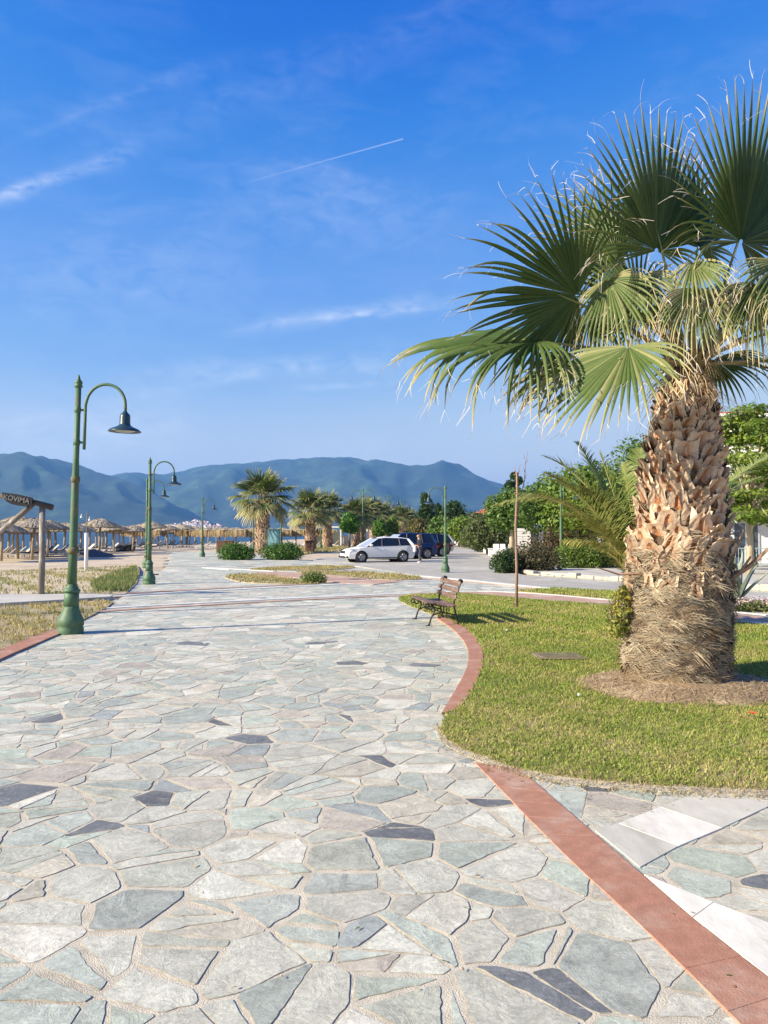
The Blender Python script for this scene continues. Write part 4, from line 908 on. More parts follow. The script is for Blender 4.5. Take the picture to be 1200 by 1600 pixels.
def tree(px, base_y, Yd, w, z0, z1, label, pal=GREEN, n=7000, size=.11, trunk=.16, seed=1, bark=None, group=None, layers=False, nclump=22, cat='tree', name='tree', zbase=0.0):
    """broadleaf tree at picture column px and distance Yd: crown w metres wide between heights z0 and z1"""
    r = np.random.default_rng(seed); rr = random.Random(seed); p = At(px, base_y, Yd); p.z = zbase
    root = empty(name, p, label, cat, group); ch = (z1 - z0); cl = []; limbs = []
    for k in range(nclump):
        if layers:
            an = rr.uniform(0, 6.283); t = (k + .5) / nclump; rad = w / 2 * math.sqrt(rr.random()) * (1 - .55 * t ** 2); z = z0 + ch * t; c = (rad * math.cos(an), rad * math.sin(an), z, w * rr.uniform(.13, .22), w * rr.uniform(.13, .22), ch * rr.uniform(.035, .06))
        else:
            an = k * 2.39996; t = (k + .5) / nclump; q = math.sin(math.pi * (.14 + .80 * t)) ; rad = w / 2 * .72 * q * rr.uniform(.55, 1.05); z = z0 + ch * (.08 + .84 * t); s = rr.uniform(.17, .27); c = (rad * math.cos(an), rad * math.sin(an), z, w * s, w * s, min(ch * s * 1.1, w * s))
        cl.append(c); limbs.append(c)
    b = MB(); hz_ = z0 + ch * .25; b.tube([(0, 0, -.1), (rr.uniform(-.05, .05), 0, hz_ * .5), (rr.uniform(-.1, .1), rr.uniform(-.1, .1), hz_), (0, 0, z0 + ch * .7)], [trunk * 1.25, trunk, trunk * .8, trunk * .25], 9)
    for c in limbs[::2]: b.tube([(0, 0, min(hz_, c[2] - .2) * rr.uniform(.75, 1)), (c[0] * .5, c[1] * .5, (hz_ + c[2]) / 2 + .1), (c[0], c[1], c[2])], [trunk * .45, trunk * .3, trunk * .1], 5)
    b.build('trunk', bark or M_bark, root, True)
    V, Fa, C = leaf_cloud(cl, n, size, pal, r, .5 if not layers else 1.4); np_mesh('crown', V, Fa, C, M_leaf, root)
    return root
def bush(px, base_y, Yd, w, d, h, label, pal, n=3500, size=.07, seed=3, cat='bush', name='bush', rz=0.0, z=0.0, core=True, group=None, nclump=14):
    r = np.random.default_rng(seed); rr = random.Random(seed); p = At(px, base_y, Yd); p.z = z; root = empty(name, p, label, cat, group, rz); cl = []
    for k in range(nclump):
        an = k * 2.39996; t = math.sqrt((k + .5) / nclump); x, y = math.cos(an) * t * w * .38, math.sin(an) * t * d * .38; hh = h * (1 - .35 * t * t) * rr.uniform(.85, 1.1); cl.append((x, y, hh * .52, w * .17 + .05, d * .17 + .05, hh * .50))
    V, Fa, C = leaf_cloud(cl, n, size, pal, r, .5, .7); V[:, 2] = np.maximum(V[:, 2], .01); np_mesh('foliage', V, Fa, C, M_leaf, root)
    b = MB()
    for k in range(14): an = k * 2.4; t = math.sqrt((k + .5) / 14); x, y = math.cos(an) * t * w * .36, math.sin(an) * t * d * .36; b.tube([(x * .4, y * .4, -.03), (x * .8, y * .8, h * .35), (x, y, h * .72)], [.025, .018, .006], 5)
    b.build('stem', M_bark, root); return root
# the two clipped bushes by the first far palm
for i, (px, w) in enumerate(((370, 2.5), (441, 2.9))): bush(px, 874, 50, w, 1.8, 1.2, ['clipped round green bush to the near side of the stout palm', 'wider clipped green bush hiding the foot of the stout palm'][i] if i else 'smaller clipped green bush beside the stout palm, nearer the beach', [(.04, .105, .02), (.07, .155, .028), (.11, .20, .04)], 6500, .06, 31 + i, group='clipped bushes by the palm', nclump=20)
bush(491, 910, 26.9, .95, .6, .42, 'small bright shrub growing on the dry grass island', [(.09, .15, .03), (.15, .21, .05), (.2, .25, .07)], 1800, .035, 40, core=False, nclump=8)
bush(790, 892, 33.6, 1.2, 1.1, 1.15, 'dark green bush at the corner of the raised pavement', DKGREEN, 3000, .055, 41, nclump=10)
bush(832, 890, 34.2, 2.9, 1.5, 1.35, 'brownish bush thinning out above the broken kerb', [(.10, .075, .04), (.14, .115, .06), (.07, .085, .035), (.18, .14, .08)], 5200, .055, 42, nclump=16)
bush(906, 888, 36.6, 2.6, 1.5, 1.55, 'clipped yellow-green hedge section beside the green lamp', [(.09, .155, .025), (.14, .22, .035), (.19, .26, .05)], 6500, .05, 43, 'hedge', 'hedge')
bush(968, 888, 37.2, 3.2, 1.5, 1.6, 'darker flowering hedge section next to the palm trunk', [(.05, .10, .025), (.09, .15, .035), (.17, .19, .06), (.13, .12, .05)], 6500, .05, 44, 'hedge', 'hedge')
bush(880, 870, 40, 4.4, 1.2, 2.1, 'reddish brown hedge behind the clipped hedge', [(.10, .055, .03), (.13, .08, .04), (.07, .07, .03)], 6000, .06, 45, 'hedge', 'hedge', nclump=18)
bush(1040, 880, 40, 4.0, 1.4, 1.6, 'green hedge hidden mostly behind the palm trunk', GREEN, 5000, .055, 46, 'hedge', 'hedge')
bush(744, 852, 84, 3.6, 2.0, 2.6, 'olive bush in front of the pale house wall', OLIVE, 2600, .12, 47)
bush(764, 852, 70, 3.2, 1.6, 1.7, 'dark low bush beside the low white wall', DKGREEN, 2400, .10, 48)
# trees on the right
M_palebark = pm('pale_bark', (.42, .35, .25), .9, .2, 6, .006, 30)
tree(925, 880, 41, 5.4, 1.9, 5.2, 'large bright leafy tree arching over the hedge', YGREEN[:3], 9500, .105, .17, 51, nclump=24)
tree(860, 875, 43, 4.4, 1.9, 4.5, 'broad green tree between bare sapling and green lamp', GREEN, 7500, .10, .15, 52, nclump=20)
tree(800, 868, 52, 4.0, 2.0, 4.4, 'green tree with a pale bare trunk beside the white notice board', GREEN, 8000, .115, .15, 53, M_palebark, nclump=24)
tree(762, 860, 62, 4.2, .5, 2.9, 'low olive green tree under the red roof', OLIVE, 5500, .12, .14, 54, nclump=20)
tree(805, 858, 66, 1.6, 3.6, 7.0, 'tall dark tree showing two tufts above the green trees', DKGREEN, 2200, .13, .16, 55, nclump=7)
tree(1008, 880, 45, 5.2, 2.2, 6.9, 'tall green tree behind the palm trunk', GREEN, 9000, .11, .17, 56, nclump=26)
tree(1172, 892, 31, 5.3, 2.05, 6.6, 'layered yellow-green tree in front of the white building', YGREEN, 12000, .10, .13, 57, M_palebark, layers=True, nclump=44)
tree(1225, 890, 36, 4.5, 2.4, 6.9, 'leafy tree at the edge of view beside the white building', YGREEN, 7000, .11, .14, 58, layers=True, nclump=34)
# far trees beyond the road
tree(665, 846, 118, 2.9, .8, 8.0, 'slender dark cypress-shaped poplar rising above the parked cars', DKGREEN, 4500, .17, .2, 61, nclump=26, cat='tree', name='poplar_tree')
tree(685, 846, 122, 2.2, .6, 6.4, 'shorter dark poplar just behind the green lamp post', DKGREEN, 2600, .17, .18, 62, nclump=18, name='poplar_tree')
tree(709, 846, 112, 4.2, 1.0, 6.2, 'dark round tree beyond the road end', DKGREEN, 4200, .19, .2, 63)
tree(690, 847, 98, 4.5, .8, 3.6, 'bright green round tree beyond the parked cars', GREEN, 3600, .17, .18, 64)
tree(722, 847, 92, 4.8, .8, 3.3, 'yellow-green low tree at the end of the road', YGREEN, 3600, .16, .18, 65)
tree(745, 848, 95, 4.2, .8, 4.0, 'green tree behind the white parked car', OLIVE, 3200, .17, .18, 66)
tree(655, 847, 108, 3.4, .8, 3.4, 'brownish leafy tree behind the black car', [(.10, .09, .03), (.17, .14, .05), (.09, .13, .04)], 2600, .17, .16, 67)
tree(546, 855, 72, 1.8, 1.9, 3.4, 'bright green young tree leaning by the third palm', [(.05, .14, .025), (.08, .2, .03), (.12, .26, .04)], 5200, .10, .09, 68, nclump=16)
tree(593, 851, 84, 1.7, 1.4, 3.0, 'bright green tree above the white car roof', [(.06, .15, .025), (.10, .21, .03), (.14, .26, .045)], 4200, .11, .1, 69, nclump=16)
tree(612, 848, 96, 2.2, 1.2, 3.5, 'small bright tree above the blue car', YGREEN, 2400, .12, .1, 70, nclump=12)
for i, (px, Yd, w, z1, pal) in enumerate(((840, 75, 6, 4.6, GREEN), (890, 80, 7, 5.6, DKGREEN), (960, 78, 7, 6.6, GREEN), (1030, 74, 7, 7.5, GREEN), (780, 90, 5, 4.6, OLIVE), (730, 130, 7, 5.0, DKGREEN), (640, 150, 7, 5.0, DKGREEN), (1100, 62, 6, 7.0, GREEN))):
    tree(px, 850, Yd, w, .6, z1, ['green tree in the row behind the notice board', 'dark tree deep behind the broad green tree', 'tree in the back row behind the large bright tree', 'tree in the back row behind the palm trunk', 'olive tree behind the cafe', 'dark tree beyond the far road end', 'dark tree beyond the far palms', 'tree between palm trunk and white building'][i], pal, 3600, .17, .18, 80 + i, group='trees in the back row')
# bare staked sapling on the lawn
def sapling():
    p = U(807, 950); root = empty('sapling', p, 'bare brown sapling stem standing alone in the lawn', 'tree'); h = (950 - 738) / F * p.y; r = random.Random(3); b = MB(); M_ = pm('sapling_bark', (.26, .17, .125), .9, .25, 14, .004, 60)
    b.tube([(0, 0, -.03), (.01, 0, h * .3), (-.01, .01, h * .6), (.03, 0, h * .85), (.02, 0, h)], [.036, .034, .031, .028, .022], 9)
    for k in range(9): z = h * r.uniform(.15, .98); an = r.uniform(0, 6.28); b.tube([(0.01, 0, z), (.05 * math.cos(an), .05 * math.sin(an), z + .02)], [.016, .008], 5)
    b.build('trunk', M_, root, True); b = MB()
    for (x1, z1, x2, z2) in ((.06, 1.0, .11, 1.06), (-.01, 1.0, -.03, 1.05), (.05, .97, .09, 1.02)): b.tube([(.02, 0, h * .96), (x1, .02, h * z1), (x2, 0, h * z2)], [.012, .008, .003], 5)
    b.build('branch', M_, root, True); b = MB(); z0 = h * .80
    b.tube([(.02, 0, h * .62), (.10, .05, h * .80), (.22, .08, h * .95), (.23, .06, h * 1.06), (.30, .08, h * 1.16)], [.014, .013, .011, .008, .003], 6)
    for (t, dx) in ((.95, .06), (1.0, -.05), (1.05, .07), (1.1, -.04), (.9, -.06)): b.tube([(.22, .07, h * t), (.22 + dx, .07, h * (t + .05))], [.006, .002], 4)
    b.build('branch', M_, root, True)
sapling()
# agave and its flower bed right of the trunk
def agave():
    p = At(1152, 940, 19.2); p.z = .03; root = empty('agave', p, 'grey-green agave with long upright leaves beside the pink flowers', 'plant'); r = random.Random(2); M_ = pm('agave_leaf', (.28, .34, .27), .6, .12, 5, spec=.4, col2=(.40, .44, .34), c2scale=3)
    for k in range(15):
        an = k * 2.4; el = R(84 - 40 * (k / 15) * r.uniform(.7, 1.2)); L_ = r.uniform(.95, 1.35); d = Vector((math.cos(an) * math.cos(el), math.sin(an) * math.cos(el), math.sin(el))); s = d.cross(Vector((0, 0, 1))).normalized(); u = s.cross(d); b = MB(); vs = []; q = Vector((0, 0, -.02)); m = 9
        for j in range(m + 1):
            t = j / m; w = (.05 + .05 * math.sin(min(1, t * 1.6) * math.pi * .8)) * (1 - t ** 3) + .003; vs += [q - s * w + u * w * .5, q - u * .02 * (1 - t), q + s * w + u * w * .5, q + u * .012 * (1 - t)]; q = q + d * L_ / m; d = (d + Vector((d.x, d.y, -.1)) * .035).normalized()
        b.add(vs, [(4 * j + a, 4 * j + (a + 1) % 4, 4 * j + 4 + (a + 1) % 4, 4 * j + 4 + a) for j in range(m) for a in range(4)]); b.build('leaf', M_, root)
agave()
def flowers():
    r = np.random.default_rng(5); p = At(1160, 957, 17.4); p.z = .03; root = empty('flower_bed', p, 'low bed of pale pink flowers at the foot of the agave', 'flowers')
    cl = [(x, y, .10, .22, .22, .12) for x in np.linspace(-.55, .75, 6) for y in (-.2, .2)]; V, Fa, C = leaf_cloud(cl, 1800, .035, [(.07, .12, .03), (.14, .17, .06), (.25, .24, .10)], r); np_mesh('foliage', V, Fa, C, M_leaf, root)
    V, Fa, C = leaf_cloud([(a, b, .20, .2, .2, .1) for a, b, *_ in cl], 520, .026, [(.75, .45, .50), (.80, .66, .64), (.7, .35, .42)], r, 1.0); np_mesh('blossom', V, Fa, C, pm('petal', rough=.7, var=.05, attr=True, trans=.3), root)
flowers()
def sprout():  # green weed growing on the palm's left edge
    p = U(958, 992); p.y += .25; bush_ = bush(960, 985, p.y + .55, .32, .3, .62, 'tuft of green and yellow weeds against the side of the palm trunk', [(.10, .15, .04), (.2, .23, .06), (.40, .33, .08)], 900, .022, 77, 'plant', 'weed', z=.03, nclump=7)
sprout()
def weed2():
    r = random.Random(6); base = PALM + Vector((-.60, -.10, 0)); root = empty('weed', base + Vector((0, 0, .62)), 'green and yellowing weed growing out of the palm trunk', 'plant'); rr = np.random.default_rng(4)
    V, Fa, C = leaf_cloud([(-.03, 0, .25, .11, .1, .26), (-.06, 0, .05, .12, .1, .16), (-.02, -.03, .42, .07, .07, .12)], 700, .026, [(.12, .17, .04), (.22, .24, .06), (.50, .38, .09)], rr); np_mesh('foliage', V, Fa, C, M_leaf, root); b = MB()
    for k in range(5): b.tube([(.05, 0, -.05), (-.03 + r.uniform(-.05, .05), r.uniform(-.05, .05), .2), (-.04 + r.uniform(-.08, .06), r.uniform(-.08, .05), .5)], [.007, .005, .002], 5)
    b.build('stem', M_bark, root)
weed2()
# ------------------------------------------------------------------ street lamps
M_green = pm('green_paint', (.066, .135, .072), .55, .28, 7, .003, 30, spec=.4, col2=(.16, .125, .065), c2scale=5, c2lo=.55, c2hi=.70, stretch=(1, 1, .4))
M_rust = pm('rusty_paint', (.13, .115, .06), .75, .25, 9, .003, 40, col2=(.05, .12, .06), c2scale=5)
M_shade = pm('shaded_green_paint', (.018, .045, .062), .35, .1, 5, spec=.5)  # lamp head green, with the dark bluish tone of shade put into the colour
M_glass = pm('lamp_glass', (.42, .42, .40), .35, .1, 9)
def lamp(px, by, ty, arm, label, double=False, rz=0.0, lean=0.0, thin=False):
    p = U(px, by); H = (by - ty) / F * p.y; k = H / 4.45
    root = empty('street_lamp', p, label, 'street lamp', 'green street lamps', 0); root.scale = (k,) * 3; root.rotation_euler = (0, lean, rz)
    Hh = 4.45; n = 20 if by > 900 else 12
    b = MB(); b.lathe([(.205, -.06), (.215, 0), (.215, .10), (.20, .13), (.215, .15), (.215, .24), (.195, .28), (.165, .34), (.135, .42), (.125, .48)], n); b.build('base', M_green, root, True)
    b = MB(); b.lathe([(.127, .46), (.122, .60), (.120, .72)], n); b.build('pedestal', M_green, root, True)
    b = MB(); b.lathe([(.130, .705), (.142, .725), (.142, .745), (.115, .77), (.090, .81), (.078, .85)], n); b.build('collar', M_green, root, True)
    for (z, m, r) in ((1.42, M_rust, .092), (2.64, M_rust, .074), (3.28, M_green, .056), (3.84, M_green, .054)):
        b = MB(); b.lathe([(r * .7, z - .06), (r, z - .05), (r * 1.04, z), (r, z + .045), (r * .7, z + .06)], n); b.build('collar', m, root, True)
    b = MB(); b.lathe([(.080, .80), (.070, 1.42), (.062, 2.64), (.050, 3.0), (.048, 4.24)], n); b.build('pole', M_green, root, True)
    b = MB(); b.lathe([(.048, 4.22), (.072, 4.24), (.072, 4.265), (.05, 4.28), (.068, 4.30), (.062, 4.335), (.035, 4.36), (.030, 4.385), (.022, 4.41), (.008, 4.45)], n); b.build('finial', M_green, root, True)
    for sx in ((1, -1) if double else (arm,)):
        b = MB(); x0 = .135; r = .345; path = [(sx * x0, 0, 3.16), (sx * x0, 0, 3.6), (sx * x0, 0, 3.93)]
        for i in range(1, 15): a = math.pi * (1 - i / 14); path.append((sx * (x0 + .01 + r * (1 + math.cos(a))), 0, 3.93 + .36 * math.sin(a)))
        ex = path[-1][0]; path.append((ex + sx * .005, 0, 3.80)); b.tube(path, .026, 10); b.build('arm', M_green, root, True)
        for z in (3.28, 3.84): b = MB(); b.tube([(sx * .03, 0, z), (sx * x0, 0, z)], .020, 8); b.build('bracket', M_green, root, True)
        b = MB(); b.lathe([(.028, 3.83), (.05, 3.80), (.078, 3.775), (.088, 3.73), (.090, 3.62), (.10, 3.585), (.15, 3.555), (.225, 3.525), (.272, 3.49), (.275, 3.475), (.262, 3.474), (.20, 3.505), (.16, 3.51)], 22, (ex, 0, 0), False); h = b.build('lamp_shade', M_shade, root, True)
        b = MB(); b.lathe([(.185, 3.503), (.17, 3.485), (.10, 3.468), (.001, 3.462)], 18, (ex, 0, 0), False); b.build('lamp_glass', M_glass, h, True)
    return root
lamp(110, 990, 585, 1, 'tall green street lamp nearest the camera, standing at the dry grass corner', lean=R(1.3), rz=-.05)
lamp(233, 913, 714, 1, 'second green street lamp along the promenade edge, with a rust brown foot', rz=.05)
lamp(229, 886, 746, 1, 'green street lamp almost hidden behind the one with a rust brown foot', rz=.05)
lamp(316, 870, 776, 1, 'green street lamp standing alone between the parasols and the round bushes')
lamp(696, 895, 757, -1, 'green street lamp with its arm to the left, beside the standing person')
lamp(877, 889, 748, 1, 'green street lamp between the brown bush and the yellow-green hedge')
lamp(1013, 893, 690, -1, 'green street lamp whose arm shows beside the big palm trunk', rz=0)
lamp(1177, 889, 735, -1, 'green street lamp standing under the layered tree by the white building')
lamp(396, 862, 790, 1, 'thin green lamp post just behind the stout palm')
lamp(439, 860, 783, -1, 'green lamp with its head hanging between the first two far palms')
lamp(501, 857, 790, 1, 'green lamp post between the second and third far palms')
lamp(567, 856, 762, 1, 'tall twin-armed street lamp above the white car', True)
lamp(607, 851, 772, 1, 'twin-armed street lamp farther along, above the blue car', True)
lamp(626, 848, 780, 1, 'farthest twin-armed street lamp over the distant palms', True)
lamp(776, 858, 800, -1, 'far green lamp post by the cafe tables') if False else None
# ------------------------------------------------------------------ bench
M_slat = pm('bench_wood', (.135, .082, .058), .6, .22, 4, .003, 20, stretch=(5, 1, 5), col2=(.22, .155, .12), c2scale=3, obj=True)
M_iron = pm('black_iron', (.018, .018, .017), .45, .2, 20, .002, 60)
def bench():
    a, c = U(712, 977), U(652, 967); near_f, near_r = U(671, 978.5), U(712, 977)
    along = Vector((-.19, 1.13, 0)).normalized(); back = Vector((along.y, -along.x, 0)); L_ = 1.20
    o = near_f.copy(); root = empty('park_bench', o, 'brown slatted bench with scrolled black iron ends at the lawn edge', 'bench', rz=math.atan2(back.y, back.x))
    # local: x from front to back, y along the bench, z up
    W_ = .52
    def curl(c, r0, a0, a1, n=10, shrink=.35): return [(c[0] + (r0 * (1 - (1 - shrink) * i / n)) * math.cos(a0 + (a1 - a0) * i / n), c[1] + (r0 * (1 - (1 - shrink) * i / n)) * math.sin(a0 + (a1 - a0) * i / n)) for i in range(n + 1)]
    for y in (0, L_):
        b = MB(); T = lambda pts, r=.013, n=7: b.tube([(p[0], y, p[1]) for p in pts], r, n, True, 1.0)
        T(smooth_poly([(-.03, .01), (.0, .04), (.03, .16), (.10, .27), (.10, .34), (.04, .40)], 2, False), .018); b.box((-.03, y, .008), (.09, .05, .016))
        T(smooth_poly([(.58, .01), (.55, .05), (.51, .22), (.47, .38), (.49, .52), (.56, .70), (.615, .84)], 2, False), .018); b.box((.57, y, .008), (.09, .05, .016))
        T(smooth_poly([(-.06, .42), (.06, .415), (.2, .375), (.38, .355), (.47, .38)], 2, False), .017)
        T(smooth_poly([(.04, .18), (.14, .24), (.28, .255), (.42, .22), (.50, .20)], 2, False), .012)
        T(curl((.02, .36), .062, 2.2, 2.2 + 5.6), .014); T(curl((.19, .18), .05, 1.6, 1.6 - 5.2), .009); T(curl((.35, .18), .05, 1.5, 1.5 + 5.2), .009)
        T(curl((.17, .30), .05, -1.0, 4.5), .009); T(curl((.36, .29), .045, 4.2, -1.2), .009); T(curl((-.055, .365), .055, 1.5, 1.5 + 4.4), .013)
        T([(.27, .255), (.28, .36)], .011)
        b.build('end_frame', M_iron, root, True)
    b = MB(); b.tube([(.27, 0, .24), (.27, L_, .24)], .012, 7); b.build('tie_rod', M_iron, root, True)
    tilt = lambda an: Matrix.Rotation(an, 4, 'Y'); ext = .16
    for i, (x, z, an) in enumerate(((-.045, .445, .15), (.055, .438, .10), (.155, .408, .28), (.255, .388, .12), (.355, .378, .02), (.445, .388, -.12))):
        b = MB(); b.box((x, L_ / 2, z), (.088, L_ + 2 * ext, .030), tilt(an), .010); b.build('seat_slat', M_slat, root)
    for i, (x, z, h) in enumerate(((.475, .545, .088), (.515, .665, .088), (.555, .785, .10))):
        b = MB(); b.box((x, L_ / 2, z), (.032, L_ + 2 * ext, h), tilt(.33), .010); b.build('back_slat', M_slat, root)
    for y in (0, L_): b = MB(); b.lathe([(.01, -.03), (.045, -.03), (.045, .03), (.01, .03)], 12, (0, 0, 0)); o_ = b.build('rail_cap', M_iron, root, True); o_.location = (.60, y - (.13 if y == 0 else -.13) * 0, .83); o_.rotation_euler = (R(90), 0, 0)
    return root
bench()

# ------------------------------------------------------------------ cars
M_tyre = pm('tyre', (.015, .015, .016), .85, .1); M_rim = pm('rim', (.32, .33, .35), .3, .05, metal=.8); M_trim = pm('black_trim', (.02, .02, .022), .5, .05)
M_cglass = pm('car_glass', (.012, .015, .02), .06, .05, spec=.7); M_headl = pm('headlight_glass', (.10, .11, .12), .12, .1, spec=.8); M_tail = pm('tail_light', (.30, .012, .01), .25, .1)
M_windscreen = pm('windscreen_glass', (.30, .33, .37), .1, .05, spec=.8)
M_plate = pm('number_plate', (.75, .75, .72), .5, .03); M_chrome = pm('chrome', (.55, .56, .58), .2, .02, metal=1)
def car(loc, rz, paint, label, L_=4.58, H=1.47, name='parked_car', scale=1.0, suv=False):
    """x is forward, y to the car's left"""
    root = empty(name, loc, label, 'car', 'cars parked along the road', rz, scale)
    w = .90; hl = L_ / 2; belt = .92 if not suv else 1.02
    fx, rx = hl - .90, -hl + .88; wr = .33 if not suv else .37
    # body shell: stations across the width, each a side outline; arches cut into the outline
    def outline(inset, wy):
        pts = []; zb = .22 + inset * .3 + (.06 if suv else 0)
        pts += [(hl - .10 - inset, zb + .02), (hl - .01 - inset, zb + .14), (hl + .0 - inset, .48), (hl - .03 - inset, .62), (hl - .12 - inset, .70), (hl - .35, .79 - inset * .5), (hl - .80, .86 - inset * .4), (hl - 1.22, .925 - inset * .3)]
        pts += [(hl - 1.30, belt - inset * .2), (.2, belt + .02 - inset * .2), (-hl + .45, belt + .06 - inset * .2), (-hl + .12 + inset, belt + .05), (-hl + .03 + inset, .85), (-hl + inset, .60), (-hl + .05 + inset, zb + .16), (-hl + .14 + inset, zb)]
        def arch(cx):
            out = [];
            for i in range(9): a = math.pi * i / 8; out.append((cx - (wr + .06) * math.cos(a), max(zb, .33 + (wr + .06) * math.sin(a) - (.0 if not suv else -.04))))
            return out
        return pts + [(rx - wr - .06, zb)] + arch(rx) + [(rx + wr + .06, zb), (fx - wr - .06, zb)] + arch(fx) + [(fx + wr + .06, zb)]
    st = [(-.90, .05), (-.895, .02), (-.84, 0.0), (-.6, -.02), (0, -.05), (.6, -.02), (.84, 0.0), (.895, .02), (.90, .05)]
    b = MB(); rings = []
    for (y, ins) in st:
        o = outline(max(ins, 0), y); plan = 1.0 - .055 * (abs(y) / .9) ** 3
        vs = []
        for (x, z) in o: xx = x * plan if abs(x) > hl - .5 else x; bow = .02 * math.sin(math.pi * min(1, max(0, (z - .2) / .8))); vs.append((xx, y * (.965 + bow * 1.5) * (1 - .06 * max(0, (abs(x) - hl + .7) / .7)), z))
        rings.append(vs)
    n = len(rings[0]); V = [v for ring in rings for v in ring]; fs = []
    for i in range(len(rings) - 1): fs += [(i * n + k, (i + 1) * n + k, (i + 1) * n + (k + 1) % n, i * n + (k + 1) % n) for k in range(n)]
    fs += [tuple(range(n)), tuple((len(rings) - 1) * n + k for k in range(n - 1, -1, -1))]; b.add(V, fs); body = b.build('body', paint, root)
    me = body.data; bm = bmesh.new(); bm.from_mesh(me); bmesh.ops.recalc_face_normals(bm, faces=bm.faces); bm.to_mesh(me); bm.free()
    # greenhouse
    b = MB(); z0 = belt - .01; zt = H - .03; wt = .60
    side = [(hl - 1.20, z0), (hl - 2.00, zt - .03), (hl - 2.35, zt + .01), (-.3, zt + .025), (-hl + .85, zt - .01), (-hl + .50, zt - .06), (-hl + .13, z0 + .04)]
    wy = lambda z: .845 - (z - z0) / (zt - z0) * (.845 - wt)
    A = [(x, wy(z), z) for x, z in side]; B = [(x, -wy(z), z) for x, z in side]; n = len(side); b.add(A + B, [tuple(range(n - 1, -1, -1)), tuple(range(n, 2 * n))] + [(i, i + 1, n + i + 1, n + i) for i in range(n - 1)]); b.build('side_glass', M_cglass, root)
    # roof skin and pillars in body paint
    b = MB(); tp = side[1:6]; e = .012
    A = [(x, wy(z) + .012, z + e) for x, z in tp]; B = [(x, -wy(z) - .012, z + e) for x, z in tp]; C_ = [(x, 0, z + e + .035) for x, z in tp]; m = len(tp)
    b.add(A + C_ + B + [(x, y, z - .05) for x, y, z in A] + [(x, y, z - .05) for x, y, z in B], [(i, i + 1, m + i + 1, m + i) for i in range(m - 1)] + [(m + i, m + i + 1, 2 * m + i + 1, 2 * m + i) for i in range(m - 1)] + [(3 * m + i, 3 * m + i + 1, i + 1, i) for i in range(m - 1)] + [(2 * m + i, 2 * m + i + 1, 4 * m + i + 1, 4 * m + i) for i in range(m - 1)]); b.build('roof', paint, root, True)
    for s in (1, -1):
        b = MB(); P = lambda x, z, d=.014: (x, s * (wy(z) + d), z)
        b.tube([P(hl - 1.16, z0), P(hl - 1.6, (z0 + zt) / 2 + .01), P(hl - 2.0, zt - .02)], [.035, .03, .03], 6); b.build('pillar', paint, root); b = MB(); b.tube([P(-hl + .20, z0 + .03), P(-hl + .50, zt - .07)], [.10, .06], 6); b.build('pillar', paint, root)
        b = MB(); b.tube([P(.02, z0, .006), P(-.06, zt, .006)], .028, 4); b.tube([P(-1.12, z0, .006), P(-1.10, zt, .006)], .022, 4); b.tube([P(hl - 1.25, z0 + .012, .012), P(-hl + .3, z0 + .07, .012)], .012, 4); b.build('window_trim', M_trim, root)
        b = MB(); b.box((hl - 1.45, s * .98, belt + .09), (.17, .20, .13), None, .04); b.build('mirror', paint, root)
        for x in (.28, -.78): b = MB(); b.box((x - .35, s * .902, belt - .13), (.17, .03, .025), None, .008); b.build('door_handle', paint, root)
        b = MB(); b.box((0, s * .895, .28), (L_ * .52, .03, .06), None, .01); b.build('sill_trim', M_trim, root)
        b = MB(); hx = hl - .22; b.add([(hl - .05, s * .60, .60), (hl - .18, s * .80, .63), (hl - .42, s * .875, .71), (hl - .50, s * .86, .78), (hl - .26, s * .76, .765), (hl - .09, s * .60, .70)], [(0, 1, 2, 3, 4, 5)] if s < 0 else [(5, 4, 3, 2, 1, 0)]); b.v = [(v[0] + .022, v[1] * 1.015, v[2] + .012) for v in b.v]; b.build('headlight', M_headl, root)
        b = MB(); b.box((hl - .10, s * .66, .34), (.16, .30, .13), Matrix.Rotation(-s * .35, 4, 'Z'), .04); b.build('air_intake', M_trim, root)
        b = MB(); b.box((-hl + .10, s * .76, .82), (.20, .24, .15), None, .03); b.build('tail_light', M_tail, root)
    b = MB(); wx = side[0], side[1]; k = .02; q = []
    for (x, z, f) in ((wx[0][0] + .02, z0 + .015, .93), (wx[1][0] + .03, zt - .05, .92)): q += [(x + .012, -wy(z) * f, z + .006), (x + .012, wy(z) * f, z + .006)]
    b.add(q, [(0, 1, 3, 2)]); b.build('windscreen', M_windscreen, root)
    b = MB(); b.box((hl - 1.22, 0, z0 + .006), (.10, 1.35, .02), None, .006); b.build('wiper_cowl', M_trim, root)
    b = MB(); b.box((hl - .035, 0, .60), (.07, .80, .17), None, .03); g = b.build('grille', M_trim, root)
    b = MB();
    for zz in (.555, .595, .635): b.box((hl + .002, 0, zz), (.012, .74, .012))
    b.build('grille_bar', M_chrome, g)
    b = MB(); b.box((hl - .04, 0, .33), (.09, .84, .13), None, .03); b.build('lower_grille', M_trim, root)
    b = MB(); b.box((hl + .008, 0, .455), (.02, .50, .10)); b.build('number_plate', M_plate, root)
